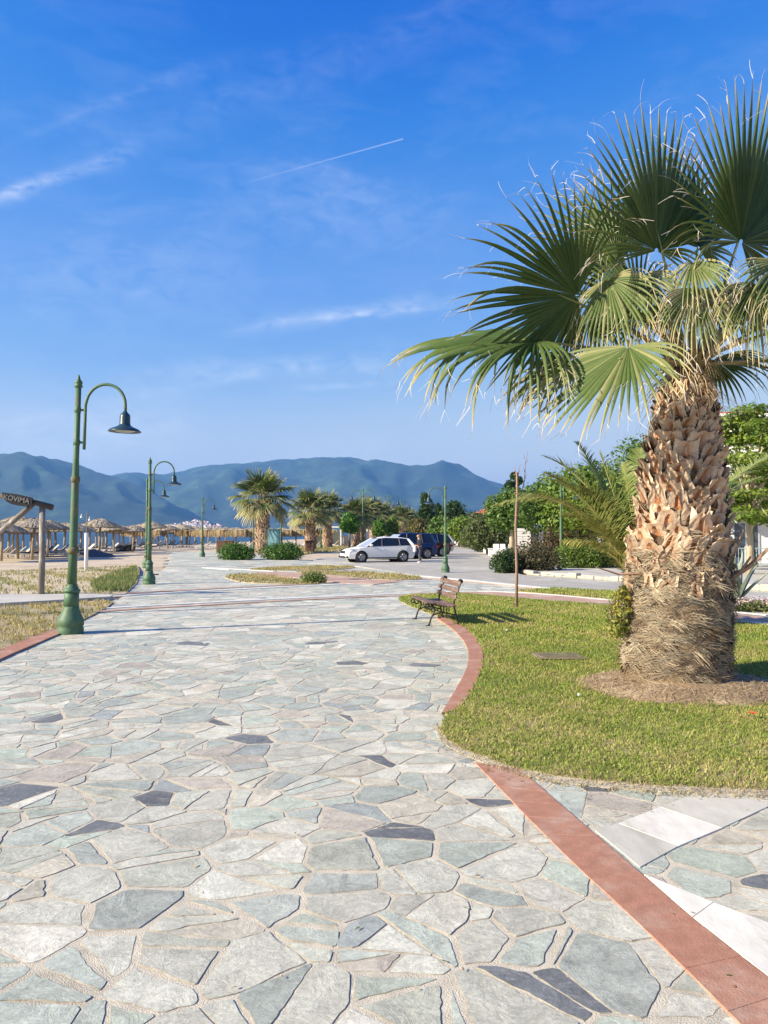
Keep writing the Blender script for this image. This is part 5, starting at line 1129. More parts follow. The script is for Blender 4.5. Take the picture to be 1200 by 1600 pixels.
    for (x) in (fx, rx):
        for s in (1, -1):
            b = MB(); prof = [(wr * .62, -.10), (wr * .93, -.11), (wr, -.07), (wr, .07), (wr * .93, .11), (wr * .62, .10)]; b.lathe(prof, 24, caps=False); t = MB()
            wh = bpy.data.objects.new('wheel', None); COL.objects.link(wh); wh.parent = root; wh.location = (x, s * .80, wr - .005); wh.rotation_euler = (R(-90 * s), 0, 0)
            b.build('tyre', M_tyre, wh, True); b = MB(); b.lathe([(wr * .66, .06), (wr * .63, .105), (wr * .58, .085), (wr * .2, .075), (.001, .085)], 24, caps=False); b.lathe([(.001, .03), (wr * .62, .03)], 20, caps=False)
            for q in range(5): a = q * 2 * math.pi / 5; b.tube([(0, 0, .095), (wr * .6 * math.cos(a), wr * .6 * math.sin(a), .10)], [.04, .05], 5, True, .4)
            b.build('rim', M_rim, wh, True)
            b = MB(); b.mi = 0; b.lathe([(wr + .05, -.02), (wr + .05, -.10), (.001, -.14)], 20, caps=False); b.build('wheel_well', M_trim, wh)
    return root
def paint(name, c, metal=.0): return pm(name, c, .28, .04, 2, spec=.55, metal=metal)
ang = R(180 + 33)
pc = U(590, 879); pc = At(590, 879, 46.2); pc.z = 0
car(pc, R(180 + 20), paint('white_paint', (.74, .74, .72)), 'white estate car parked at the head of the row', 4.35, 1.47)
def cz(px, Y): p = At(px, 880, Y); p.z = 0; return p
car(cz(628, 51.5), R(180 + 24), paint('blue_paint', (.012, .035, .13), .3), 'dark blue car parked just behind the white estate', 4.65, 1.70, scale=1.0, suv=True)
car(cz(655, 56.0), R(180 + 26), paint('black_paint', (.012, .013, .016)), 'black car parked behind the standing person', 4.6, 1.66, suv=True)
car(cz(665, 61.5), R(180 + 26), paint('silver_paint', (.42, .46, .52), .4), 'silver blue car at the far end of the parked row', 4.5, 1.62, suv=True)
car(cz(737, 96), R(175), paint('offwhite_paint', (.72, .72, .70)), 'white car parked far off at the end of the road', 4.4, 1.45)

# ------------------------------------------------------------------ person beside the cars
def skinned(name, joints, edges, mat, parent, sub=2, root_i=0):
    me = bpy.data.meshes.new(name); me.from_pydata([j[:3] for j in joints], edges, []); me.materials.append(mat); o = link(name, me, parent); m = o.modifiers.new('skin', 'SKIN'); m.use_smooth_shade = True; sv = me.skin_vertices[0].data
    for i, j in enumerate(joints): sv[i].radius = (j[3], j[4] if len(j) > 4 else j[3]); sv[i].use_root = (i == root_i)
    s = o.modifiers.new('subsurf', 'SUBSURF'); s.levels = s.render_levels = sub; return o
def person():
    p = At(655.5, 881, 44.8); p.z = 0; H = 1.60
    root = empty('person', p, 'person in dark jacket and white shoes standing behind the white car, holding a bag', 'person', rz=R(200)); root.scale = (1.02,) * 3
    sk = pm('skin', (.50, .31, .22), .55, .06); dark = pm('dark_cloth', (.022, .022, .028), .9, .15, 12); den = pm('trouser_cloth', (.05, .055, .07), .9, .15, 10); wh = pm('white_cloth', (.75, .75, .75), .8, .06); hair = pm('hair', (.22, .115, .05), .6, .2, 30)
    # faces +x; head bowed a little over the bag in both hands
    body = [(0, 0, .92, .11), (0, 0, 1.12, .115), (.01, 0, 1.30, .10), (.03, 0, 1.385, .05), (.06, 0, 1.445, .052), (.085, 0, 1.52, .082, .09), (.075, 0, 1.585, .07),
            (0, .09, .86, .085), (.02, .10, .48, .055), (-.02, .10, .09, .038), (.09, .11, .035, .035), (0, -.09, .86, .085), (-.03, -.10, .48, .055), (-.07, -.10, .09, .038), (.04, -.11, .035, .035),
            (.01, .17, 1.31, .052), (.0, .22, 1.06, .040), (.19, .13, .98, .031), (.25, .09, .98, .028), (.01, -.17, 1.31, .052), (.0, -.22, 1.06, .040), (.19, -.13, 1.0, .031), (.25, -.09, 1.0, .028)]
    ed = [(0, 1), (1, 2), (2, 3), (3, 4), (4, 5), (5, 6), (0, 7), (7, 8), (8, 9), (9, 10), (0, 11), (11, 12), (12, 13), (13, 14), (2, 15), (15, 16), (16, 17), (17, 18), (2, 19), (19, 20), (20, 21), (21, 22)]
    hand = []
    for base, s in ((18, 1), (22, -1)):
        bx, by, bz = body[base][:3]
        for k in range(4): i0 = len(body); z = bz + .02 - .014 * k; body += [(bx + .035, by - s * .01, z, .009), (bx + .065 - .004 * abs(k - 1), by - s * .035, z - .004, .008)]; ed += [(base, i0), (i0, i0 + 1)]
        i0 = len(body); body += [(bx + .02, by - s * .03, bz + .03, .009), (bx + .045, by - s * .05, bz + .035, .008)]; ed += [(base, i0), (i0, i0 + 1)]
    skinned('body', body, ed, sk, root)
    skinned('jacket', [(0, 0, .88, .135, .15), (0, 0, 1.12, .14, .15), (.01, 0, 1.30, .125, .13), (.03, 0, 1.37, .075), (.01, .17, 1.31, .075), (-.01, .23, 1.06, .062), (.17, .14, .985, .048), (.01, -.17, 1.31, .075), (-.01, -.23, 1.06, .062), (.17, -.14, 1.005, .048)], [(0, 1), (1, 2), (2, 3), (2, 4), (4, 5), (5, 6), (2, 7), (7, 8), (8, 9)], dark, root)
    skinned('trousers', [(0, 0, .93, .13), (0, .09, .84, .105), (.02, .10, .48, .078), (-.02, .10, .10, .062), (0, -.09, .84, .105), (-.03, -.10, .48, .078), (-.07, -.10, .10, .062)], [(0, 1), (1, 2), (2, 3), (0, 4), (4, 5), (5, 6)], den, root)
    for y, x in ((.105, -.02), (-.105, -.07)): skinned('shoe', [(x - .04, y, .045, .045), (x + .08, y, .04, .045), (x + .17, y, .032, .036)], [(0, 1), (1, 2)], wh, root, 1)
    skinned('hair', [(.05, 0, 1.60, .088, .088), (.02, 0, 1.55, .095, .09), (-.01, 0, 1.45, .075, .06), (-.03, 0, 1.33, .06, .04)], [(0, 1), (1, 2), (2, 3)], hair, root)
    b = MB(); b.box((.095, 0, 1.23), (.02, .10, .26), Matrix.Rotation(-.08, 4, 'Y'), .008); b.build('shirt', wh, root)
    for y in (.03, -.03): b = MB(); b.lathe([(.001, -.008), (.008, 0), (.001, .008)], 8, (.168, y, 1.525)); b.build('eye', dark, root)
    b = MB(); b.add([(.16, -.014, 1.50), (.16, .014, 1.50), (.19, 0, 1.50), (.165, 0, 1.535)], [(0, 1, 2), (0, 2, 3), (2, 1, 3), (1, 0, 3)]); b.build('nose', sk, root)
    # the bag is its own thing
    M_ = root.matrix_basis; q = Matrix.Translation(p) @ Matrix.Rotation(R(200), 4, 'Z') @ Vector((.30, 0, .80))
    bag = empty('bag', q, 'white bag held in front by the standing person', 'bag', rz=R(200)); b = MB(); b.box((0, 0, 0), (.12, .26, .30), None, .03, .85); b.build('pouch', wh, bag)
    b = MB(); b.tube([(0, -.08, .13), (-.01, -.06, .21), (-.01, .06, .21), (0, .08, .13)], .010, 6); b.build('strap', wh, bag)
person()

# ------------------------------------------------------------------ beach: thatched parasols, beds, sign, posts
M_thatch = pm('thatch', (.34, .29, .215), .95, .3, 6, .02, 30, col2=(.46, .40, .31), c2scale=2)
M_reed = pm('reed', rough=.95, var=.2, scale=8, attr=True)
M_post = pm('parasol_post', (.34, .27, .19), .9, .2, 6, .005, 40); M_wood = pm('weathered_log', (.20, .175, .15), .9, .25, 8, .01, 30, stretch=(1, 1, .3), col2=(.36, .33, .29), c2scale=3)
M_bedw = pm('bed_plastic', (.72, .71, .68), .6, .08); M_cush = pm('bed_cushion', (.52, .48, .42), .9, .12); M_cushd = pm('dark_cushion', (.05, .05, .055), .9, .15)
def parasol_proto(seed, square=False):
    r = random.Random(seed); root = empty('thatch_parasol', (0, 0, 0), 'thatched parasol', 'parasol', 'thatched parasols on the beach')
    b = MB(); b.tube([(0, 0, -.3), (.02, 0, 1.2), (0, 0, 2.35)], [.095, .09, .08], 8); b.build('post', M_post, root, True)
    b = MB(); Rr, zt, ze = (1.52, 2.66, 2.06) if not square else (1.45, 2.42, 2.12)
    n = 4 if square else 18; m = 6; vs = []; cs = []
    N_ = 36
    for j in range(m + 1):
        t = j / m
        for k in range(N_):
            an = 2 * math.pi * k / N_; f = 1.0
            if square: f = 1 / max(abs(math.cos(an)), abs(math.sin(an))) * .86
            rr = Rr * f * t * (1 + .03 * r.uniform(-1, 1)); z = zt - (zt - ze) * (t ** 1.18) + .03 * r.uniform(-1, 1); vs.append((rr * math.cos(an), rr * math.sin(an), z)); c = r.choice([(.27, .225, .15), (.34, .29, .21), (.21, .17, .115), (.39, .34, .25)]); cs.append(c)
    fs = [(j * N_ + k, (j + 1) * N_ + k, (j + 1) * N_ + (k + 1) % N_, j * N_ + (k + 1) % N_) for j in range(m) for k in range(N_)]
    o = len(vs); vs += [(v[0] * .97, v[1] * .97, v[2] - .09) for v in vs[-N_:]] + [(0, 0, zt - .16)]; cs += [(.20, .155, .10)] * (N_ + 1)
    fs += [(m * N_ + k, o + k, o + (k + 1) % N_, m * N_ + (k + 1) % N_) for k in range(N_)] + [(o + k, o + N_, o + (k + 1) % N_) for k in range(N_)]; b.add(vs, fs, cs)
    # straggling straw: strips lying on the slope and hanging over the rim
    for k in range(260 if not square else 150):
        an = r.uniform(0, 6.283); f = 1.0 if not square else .86 / max(abs(math.cos(an)), abs(math.sin(an))); t0 = r.uniform(.25, .9); R0 = Rr * f * t0; R1 = Rr * f * min(1.10, t0 + r.uniform(.15, .35)); z0 = zt - (zt - ze) * t0 ** 1.18 + .03; z1 = zt - (zt - ze) * (R1 / Rr / f) ** 1.18 + r.uniform(-.06, .05); w = r.uniform(.02, .05); c, s = math.cos(an), math.sin(an); q = r.choice([(.30, .255, .18), (.41, .36, .27), (.19, .15, .10), (.46, .40, .30)])
        b.add([(R0 * c - s * w, R0 * s + c * w, z0), (R0 * c + s * w, R0 * s - c * w, z0), (R1 * c + s * w * .5, R1 * s - c * w * .5, z1), (R1 * c - s * w * .5, R1 * s + c * w * .5, z1)], [(0, 1, 2, 3)], [q] * 4)
    if square:
        for k in range(520):
            an = r.uniform(0, 6.283); f = .86 / max(abs(math.cos(an)), abs(math.sin(an))); R0 = Rr * f * .985; L_ = r.uniform(.45, .85); w = r.uniform(.025, .05); c, s = math.cos(an), math.sin(an); q = r.choice([(.36, .26, .13), (.46, .35, .18), (.26, .18, .09), (.52, .42, .24)]); e = r.uniform(-.05, .05)
            sq = (0, 1) if abs(c) > abs(s) else (1, 0)
            b.add([(R0 * c - sq[0] * w, R0 * s - sq[1] * w, ze + .02), (R0 * c + sq[0] * w, R0 * s + sq[1] * w, ze + .02), (R0 * c + sq[0] * w * .6 + e, R0 * s + sq[1] * w * .6 + e, ze - L_), (R0 * c - sq[0] * w * .6 + e, R0 * s - sq[1] * w * .6 + e, ze - L_)], [(0, 1, 2, 3)], [q] * 4)
    b.build('canopy', M_reed, root); return root
def bed_proto(cush, label):
    root = empty('sunbed', (0, 0, 0), label, 'sunbed', 'sunbeds under the parasols'); b = MB()
    for y in (-.3, .3): b.tube([(-.95, y, .26), (.95, y, .26)], .025, 6)
    for x in (-.9, -.3, .3, .9): b.tube([(x, -.3, .26), (x, .3, .26)], .02, 6)
    for x in (-.8, .75):
        for y in (-.3, .3): b.tube([(x, y, -.1), (x, y, .26)], .022, 6)
    b.build('frame', M_bedw, root); b = MB(); b.box((-.28, 0, .33), (1.25, .58, .07), None, .025); b.box((.62, 0, .56), (.72, .58, .07), Matrix.Rotation(-.75, 4, 'Y'), .025); b.build('mattress', cush, root); return root
ORD = ['first', 'second', 'third', 'fourth', 'fifth', 'sixth', 'seventh', 'eighth', 'ninth', 'tenth', 'eleventh', 'twelfth', 'thirteenth', 'fourteenth', 'fifteenth', 'sixteenth', 'seventeenth', 'eighteenth', 'nineteenth', 'twentieth', 'twenty-first', 'twenty-second', 'twenty-third', 'twenty-fourth'] + ['twenty-' + w for w in ('fifth', 'sixth', 'seventh', 'eighth', 'ninth')] + ['thirtieth'] + ['thirty-' + w for w in ('first', 'second', 'third', 'fourth', 'fifth', 'sixth', 'seventh', 'eighth', 'ninth')]
def beach():
    r = random.Random(12); protos = [parasol_proto(s) for s in (1, 2, 3)]; used = [False] * 3
    # rows parallel to the shore: pixel column and distance of each post
    rows = [('front', [(-24, 52), (28, 53.5), (74, 56.5), (113, 60), (155, 64), (179, 69), (207, 74), (236, 80), (262, 88), (285, 96), (306, 105), (325, 115)]),
            ('middle', [(-10, 56.5), (12, 58), (48, 61), (88, 65), (126, 70), (166, 76), (194, 82), (222, 90), (248, 98), (272, 107), (296, 117), (338, 130), (352, 142)]),
            ('back', [(4, 63), (36, 65), (60, 69), (100, 73), (140, 78), (160, 82), (186, 90), (214, 97), (242, 106), (266, 116), (290, 126), (314, 138)]),
            ('farthest', [(-14, 69), (20, 71), (50, 75), (80, 79), (118, 84), (150, 90), (178, 98), (204, 106), (230, 114), (258, 124), (282, 134)]),
            ('nearest', [(-40, 47), (2, 49.5), (50, 51.5)])]
    for rn, pts in rows:
        for i, (px, Y) in enumerate(pts):
            p = At(px, 860, Y); p.z = -.05; k = r.randrange(3); lab = f'round thatched parasol, {ORD[i]} from the left in the {rn} row'
            o = protos[k] if not used[k] else copy_tree(protos[k]); used[k] = True; o.location = p; o.rotation_euler = (R(r.uniform(-4, 4)), R(r.uniform(-4, 4)), r.uniform(0, 6)); s = r.uniform(.88, 1.10); o.scale = (s * 1.02, s * 1.02, s * (1.05 if rn == 'front' else .99)); o['label'] = lab
    # square shelters with hanging reed skirts, beyond the lone lamp
    sq = parasol_proto(9, True); sq.name = 'reed_shelter'; first = True
    for i, (px, Y) in enumerate(((318, 92), (343, 90), (368, 89), (392, 91), (418, 93), (440, 95), (462, 97), (486, 100), (512, 104), (210, 98), (238, 96), (292, 99))):
        p = At(px, 860, Y); p.z = -.05; o = sq if first else copy_tree(sq); first = False; o.location = p; o.rotation_euler = (0, 0, R(4 * (i % 3) - 4)); o.scale = (1.05, 1.05, .98)
        o['label'] = f'square straw-skirted shelter, {ORD[i] if i < 9 else ORD[i - 9]} from the left ' + ('between lone lamp and far palms' if i < 9 else 'behind the round parasols'); o['group'] = 'square reed shelters'; o['category'] = 'shelter'; o.name = 'reed_shelter'
    beds = [bed_proto(M_cush, 'sunbed'), bed_proto(M_cushd, 'sunbed')]; ub = [False, False]
    spots = [(-6, 55, 0), (8, 54.5, 0), (20, 55.5, 0), (52, 57, 1), (64, 58, 1), (84, 59, 0), (98, 60, 0), (120, 63, 1), (150, 70, 0), (170, 73, 0), (188, 77, 0), (214, 84, 0), (226, 86, 0), (238, 84, 1), (248, 87, 1), (258, 90, 1), (270, 92, 1), (284, 95, 1), (296, 97, 1), (306, 100, 0), (330, 84, 0), (352, 84, 0), (384, 84, 0), (400, 85, 0), (450, 88, 0), (468, 89, 0), (490, 92, 0), (520, 95, 0), (534, 98, 0), (548, 100, 0), (2, 58, 0), (14, 60, 1), (34, 59, 0), (44, 62, 1), (74, 63, 0), (90, 65, 1), (108, 64, 0), (132, 68, 0), (142, 72, 1), (160, 76, 1), (178, 80, 0), (200, 83, 1), (222, 92, 0), (244, 95, 0), (264, 99, 0), (318, 86, 0), (340, 87, 0), (366, 86, 0), (378, 88, 0)]
    kinds = {0: 0, 1: 0}
    for px, Y, k in spots:
        p = At(px, 860, Y); p.z = -.05; o = beds[k] if not ub[k] else copy_tree(beds[k]); ub[k] = True; o.location = p; o.rotation_euler = (0, 0, R(r.uniform(-25, 25) + (20 if px < 200 else 0))); kinds[k] += 1
        n = kinds[k]; o['label'] = (f'white sunbed with pale mattress, {ORD[n - 1]} of the pale ones from the left' if k == 0 else f'sunbed with dark mattress, {ORD[n - 1]} of the dark ones from the left')
    # white beach pavilion with posts, folded white parasols
    p = At(520, 850, 98); p.z = -.05; root = empty('beach_pavilion', p, 'white flat-roofed beach pavilion behind the far palms', 'pavilion'); M_w = pm('white_canvas', (.78, .78, .76), .8, .06)
    b = MB(); b.box((0, 0, 2.45), (6.5, 4, .16), None, .03); b.build('roof', M_w, root)
    for x in (-3.1, -1, 1.1, 3.1):
        for y in (-1.9, 1.9): b = MB(); b.box((x, y, 1.18), (.14, .14, 2.40)); b.build('post', M_w, root)
    for x, h in ((-2.2, 1.5), (.1, 1.8), (2.0, 1.4)): b = MB(); b.box((x, 1.7, h / 2), (1.5, .06, h), None, .02); b.build('side_curtain', M_w, root)
    fp = None
    for i, (px, Y) in enumerate(((549, 92), (557, 95), (574, 99), (588, 104), (600, 110))):
        p = At(px, 850, Y); p.z = -.05
        if fp is None:
            fp = empty('folded_parasol', p, 'x', 'parasol', 'folded white parasols'); b = MB(); b.tube([(0, 0, 0), (0, 0, 2.3)], .03, 6); b.build('pole', M_w, fp); b = MB(); b.lathe([(.06, .9), (.24, 1.0), (.2, 1.6), (.10, 2.2), (.01, 2.42)], 9); b.build('canvas', M_w, fp); b = MB(); b.lathe([(.3, 0), (.28, .12), (.05, .14)], 12); b.build('foot', M_w, fp); o = fp
        else: o = copy_tree(fp, p)
        o['label'] = ['folded white parasol just left of the palm behind the white car', 'second folded white parasol, at the foot of the palm behind the white car', 'folded white parasol above the bonnet end of the white car', 'folded white parasol over the middle of the white car', 'last folded white parasol, over the rear of the white car'][i]
    p = At(428, 866, 66); p.z = 0; root = empty('changing_booth', p, 'teal changing booth behind the stout palm', 'booth'); M_t = pm('teal_board', (.12, .26, .28), .7, .1); b = MB(); b.box((0, 0, 1.0), (.9, .9, 1.9), None, .02); b.build('cabin', M_t, root); b = MB(); b.box((0, 0, 2.0), (1.02, 1.02, .10), None, .02); b.build('roof', M_t, root); b = MB(); b.box((0, -.462, .95), (.6, .03, 1.6)); b.build('door', pm('teal_door', (.16, .32, .34), .7, .1), root)
    M_br = pm('brown_board', (.14, .075, .045), .8, .2, 6); bp_ = None
    for i, (px, Y) in enumerate(((346, 68), (358, 72), (484, 70))):
        p = At(px, 866, Y); p.z = -.05
        if bp_ is None:
            bp_ = empty('bin_box', p, 'x', 'bin', 'brown wooden bin boxes'); b = MB(); b.box((0, 0, .5), (.75, .75, 1.0), None, .02); b.build('box', M_br, bp_); b = MB(); b.box((0, 0, 1.03), (.82, .82, .07), None, .02); b.build('lid', M_br, bp_)
            for x in (-.25, 0, .25): b = MB(); b.box((x, -.385, .5), (.2, .02, .9)); b.build('slat', M_br, bp_)
            o = bp_
        else: o = copy_tree(bp_, p)
        o['label'] = ['brown wooden bin box standing next to the lone lamp side of the bushes', 'brown wooden bin box half hidden by the smaller clipped bush', 'brown wooden bin box by the second far palm'][i]
    # low heap of dark sand by the white post
    p = At(146, 866, 58); b = MB(); n = 22; vs = [(p.x, p.y, .55)]
    for j in range(1, 5):
        for k in range(n): an = 6.283 * k / n; rr = j / 4 * 1.7 * r.uniform(.92, 1.08); vs.append((p.x + rr * math.cos(an), p.y + rr * math.sin(an) * .7, .55 * (1 - j / 4) ** .8 - .06 + r.uniform(-.02, .02)))
    b.add(vs, [(0, 1 + k, 1 + (k + 1) % n) for k in range(n)] + [(1 + (j - 1) * n + k, 1 + j * n + k, 1 + j * n + (k + 1) % n, 1 + (j - 1) * n + (k + 1) % n) for j in range(1, 4) for k in range(n)]); tag(b.build('sand_heap', pm('dark_sand', (.11, .10, .10), .95, .2, 3, .03, 12), None, True), 'low heap of dark sand by the white post', 'sand heap')
    tyres = None
    for i, (px, Y) in enumerate(((188, 74), (198, 75), (204, 75.5))):
        p = At(px, 866, Y); p.z = .18; b = MB()
        o = empty('old_tyre', p, ['dark tyre lying on the sand, nearest the white post', 'middle one of three dark tyres on the sand', 'dark tyre on the sand, closest to the rust-footed lamp'][i], 'tyre', 'old tyres on the sand') if tyres is None else copy_tree(tyres, p, label=['', 'middle one of three dark tyres on the sand', 'dark tyre on the sand, closest to the rust-footed lamp'][i])
        if tyres is None: tyres = o; b.lathe([(.22, -.1), (.36, -.12), (.42, -.05), (.42, .05), (.36, .12), (.22, .1)], 16, caps=False); q = b.build('tread', M_tyre, o, True); q.rotation_euler = (R(70), 0, .3); b = MB(); b.lathe([(.22, -.06), (.22, .06)], 14); q = b.build('hub', M_trim, o); q.rotation_euler = (R(70), 0, .3)
beach()
def rod_and_post():
    p = U(134.5, 892); root = empty('white_post', p, 'white plastic post with a thin rod on top, beside the dune grass', 'post'); k = p.y / F; M_w = pm('white_pipe', (.74, .74, .74), .5, .08, 5)
    b = MB(); b.lathe([(.085, -.1), (.082, 58 * k), (.07, 59 * k)], 14); b.build('pipe', M_w, root, True); b = MB(); b.tube([(.0, 0, 57 * k), (.02, 0, 92 * k)], [.03, .018], 7); b.build('rod', M_wood, root)
    b = MB(); b.tube([(-.24, 0, 80 * k), (.0, 0, 72 * k), (.13, 0, 77 * k)], .008, 5); b.build('wire', M_trim, root)
    for x, z in ((-.24, 84), (.13, 79.5)): b = MB(); b.lathe([(.001, -.055), (.05, -.035), (.06, 0), (.035, .035), (.012, .06), (.012, .14), (.001, .15)], 12, (x, 0, z * k)); b.build('globe', M_w, root, True)
rod_and_post()
# wooden sign frame at the beach entrance
def sign():
    Y = 21.0; k = Y / F; base = At(64, 934, Y); base.z = .0; root = empty('sign_frame', base, 'weathered log frame carrying a dark lettered board at the beach entrance', 'sign')
    P = lambda px, py, dy=0: At(px, py, Y + dy) - base
    b = MB(); b.tube([(0, 0, -.2), tuple(P(66, 860)), tuple(P(66, 789))], [.085, .08, .075], 10); b.build('post', M_wood, root, True)
    b = MB(); b.tube([tuple(P(82, 793, -.05)), tuple(P(48, 783, -.05)), tuple(P(-6, 774, -.05))], [.085, .07, .06], 9); b.build('beam', pm('dark_log', (.075, .062, .055), .9, .25, 8, .01, 30), root, True)
    b = MB(); b.tube([tuple(P(55, 785, .12)), tuple(P(20, 815, .12)), tuple(P(-30, 855, .12)), tuple(P(-110, 925, .12))], [.07, .075, .08, .085], 9); b.build('brace', M_wood, root, True)
    b = MB(); b.tube([tuple(P(-6, 774, -.05)), tuple(P(-60, 775, -.05)), tuple(P(-130, 772, -.05))], .06, 8); b.build('beam', M_wood, root, True)
    b = MB(); b.tube([tuple(P(-118, 770, 0)), tuple(P(-118, 860, 0)), tuple(P(-118, 936, 0))], .085, 10); b.build('post', M_wood, root, True)
    # the board: rough lower edge, tipped down to the right; letters cut from pale wood
    A, B = P(5, 769.5, -.18), P(50, 777.5, -.18); ex = (B - A); w = ex.length; ex.normalize(); ez = Vector((0, 0, 1)); ez = (ez - ex * ez.dot(ex)).normalized(); ey = ex.cross(ez)
    o = [(-.02, .0), (w * .5, .02), (w + .02, 0), (w + .04, -.20), (w * .75, -.27), (w * .4, -.27), (w * .2, -.23), (.02, -.12)]
    b = MB(); n = len(o); b.add([A + ex * x + ez * z - ey * .02 for x, z in o] + [A + ex * x + ez * z + ey * .02 for x, z in o], [tuple(range(n)), tuple(range(2 * n - 1, n - 1, -1))] + [((i + 1) % n, i, n + i, n + (i + 1) % n) for i in range(n)]); bd = b.build('board', pm('dark_board', (.016, .016, .02), .85, .2, 10), root)
    cu = bpy.data.curves.new('lettering', 'FONT'); cu.body = 'KOVIMA'; cu.size = .27; cu.extrude = .006; cu.align_x = 'CENTER'; cu.align_y = 'CENTER'; cu.offset = .004
    t = bpy.data.objects.new('lettering', cu); COL.objects.link(t); dg = bpy.context.evaluated_depsgraph_get(); me = bpy.data.meshes.new_from_object(t.evaluated_get(dg)); bpy.data.objects.remove(t)
    me.materials.clear(); me.materials.append(pm('pale_letters', (.17, .165, .165), .9, .2)); lt = link('lettering', me, bd); c = A + ex * (w * .5) + ez * -.115 + ey * .027
    if (ex.cross(ez)).y > 0: nn = -ey
    else: nn = ey
    wid = max(v.co.x for v in me.vertices) - min(v.co.x for v in me.vertices); s = w * .90 / wid
    Mx = Matrix((ex, ez, ex.cross(ez))).transposed().to_4x4(); lt.matrix_local = Matrix.Translation(c if ey.y > 0 else c) @ Mx @ Matrix.Diagonal((s, min(s, .95), 1, 1))
sign()
def second_pole():  # unseen tall pole outside the frame, placed from its shadow across the paving
    root = empty('unseen_pole', (-9.6, 15.6, 0), 'tall bare wooden pole standing in the dry grass beyond the frame edge', 'pole'); b = MB(); b.tube([(0, 0, -.1), (0, 0, 2), (0, 0, 4.3)], [.09, .08, .06], 9); b.build('shaft', M_wood, root, True); b = MB(); b.lathe([(.06, 4.28), (.09, 4.32), (.05, 4.4), (.01, 4.44)], 9); b.build('cap', M_wood, root, True)
second_pole()

# ------------------------------------------------------------------ buildings and cafe on the right
M_wall = pm('white_render', (.74, .73, .70), .9, .06, 1.5, .002, 30); M_rooft = pm('roof_tile', (.42, .14, .07), .85, .2, 6, .02, 20); M_shut = pm('window_glass', (.05, .07, .09), .15, .1, spec=.6); M_rail = pm('pale_blue_rail', (.40, .48, .52), .6, .08)
def building():
    p = At(1262, 880, 44); p.z = 0; root = empty('apartment_building', p, 'white apartment building with balconies behind the layered tree', 'building', rz=R(-8)); w, d, h = 9.0, 9.0, 8.2
    b = MB(); b.box((0, d / 2, h / 2 - .1), (w, d, h + .2)); b.build('wall', M_wall, root)
    b = MB(); b.box((0, d / 2 - .3, h + .12), (w + .9, d + 1.3, .24), None, .04); b.build('roof_slab', M_wall, root)
    b = MB(); b.box((0, -.58, h + .30), (w + .9, .3, .12), None, .02); b.build('roof_edge', M_rooft, root)
    for f in range(3):
        z = .2 + f * 2.7
        if f: b = MB(); b.box((0, -.62, z - .12), (w - .3, 1.24, .16), None, .02); b.build('balcony_slab', M_wall, root); b = MB(); b.box((0, -1.20, z + .50), (w - .4, .06, .9), None, .01); b.build('balcony_parapet', M_wall, root)
        for x in (-3.3, -1.1, 1.1, 3.3):
            tall = 2.15; b = MB(); b.box((x, -.03, z + tall / 2 + .02), (1.45, .10, tall), None, .01); fr = b.build('window', pm('window_frame_white', (.7, .7, .69), .5, .05), root)
            for s in (-.34, .34): b = MB(); b.box((x + s, -.09, z + tall / 2 + .02), (.58, .03, tall - .2)); b.build('pane', M_shut, fr)
    return root
building()
def railing():
    p = At(1165, 886, 39.5); p.z = 0; root = empty('railing', p, 'pale blue metal railing in front of the white building', 'railing'); b = MB()
    for z in (.12, .95): b.tube([(-2.6, 0, z), (5.5, 0, z)], .025, 6)
    b.build('rail', M_rail, root); b = MB()
    for i in range(55): b.tube([(-2.6 + i * .15, 0, .12), (-2.6 + i * .15, 0, .95)], .011, 5)
    b.build('bars', M_rail, root)
    for x in (-2.6, 0, 2.7, 5.5): b = MB(); b.tube([(x, 0, -.1), (x, 0, 1.05)], .035, 6); b.build('post', M_rail, root)
railing()
def house():
    p = At(790, 846, 100); p.z = 0; root = empty('house', p, 'pale house with a red tiled roof rising over the olive tree', 'house', rz=R(12)); b = MB(); b.box((0, 2.5, 2.0), (5.5, 5, 4.1)); b.build('wall', M_wall, root); b = MB(); zb = 4.0
    b.add([(-3.1, -.5, zb), (3.1, -.5, zb), (3.1, 5.5, zb), (-3.1, 5.5, zb), (-1.5, 2.5, zb + 1.15), (1.5, 2.5, zb + 1.15)], [(0, 1, 5, 4), (1, 2, 5), (2, 3, 4, 5), (3, 0, 4), (3, 2, 1, 0)]); rf = b.build('roof', M_rooft, root); b = MB(); b.box((-.9, 1.6, zb + 1.2), (.45, .45, 1.2), None, .03); b.build('chimney', M_wall, rf)
    for x in (-1.5, 1.3): b = MB(); b.box((x, -.02, 2.9), (.9, .08, 1.1)); fr = b.build('window', pm('brown_frame', (.2, .12, .07), .7), root); b = MB(); b.box((x, -.07, 2.9), (.75, .03, .95)); b.build('pane', M_shut, fr)
house()
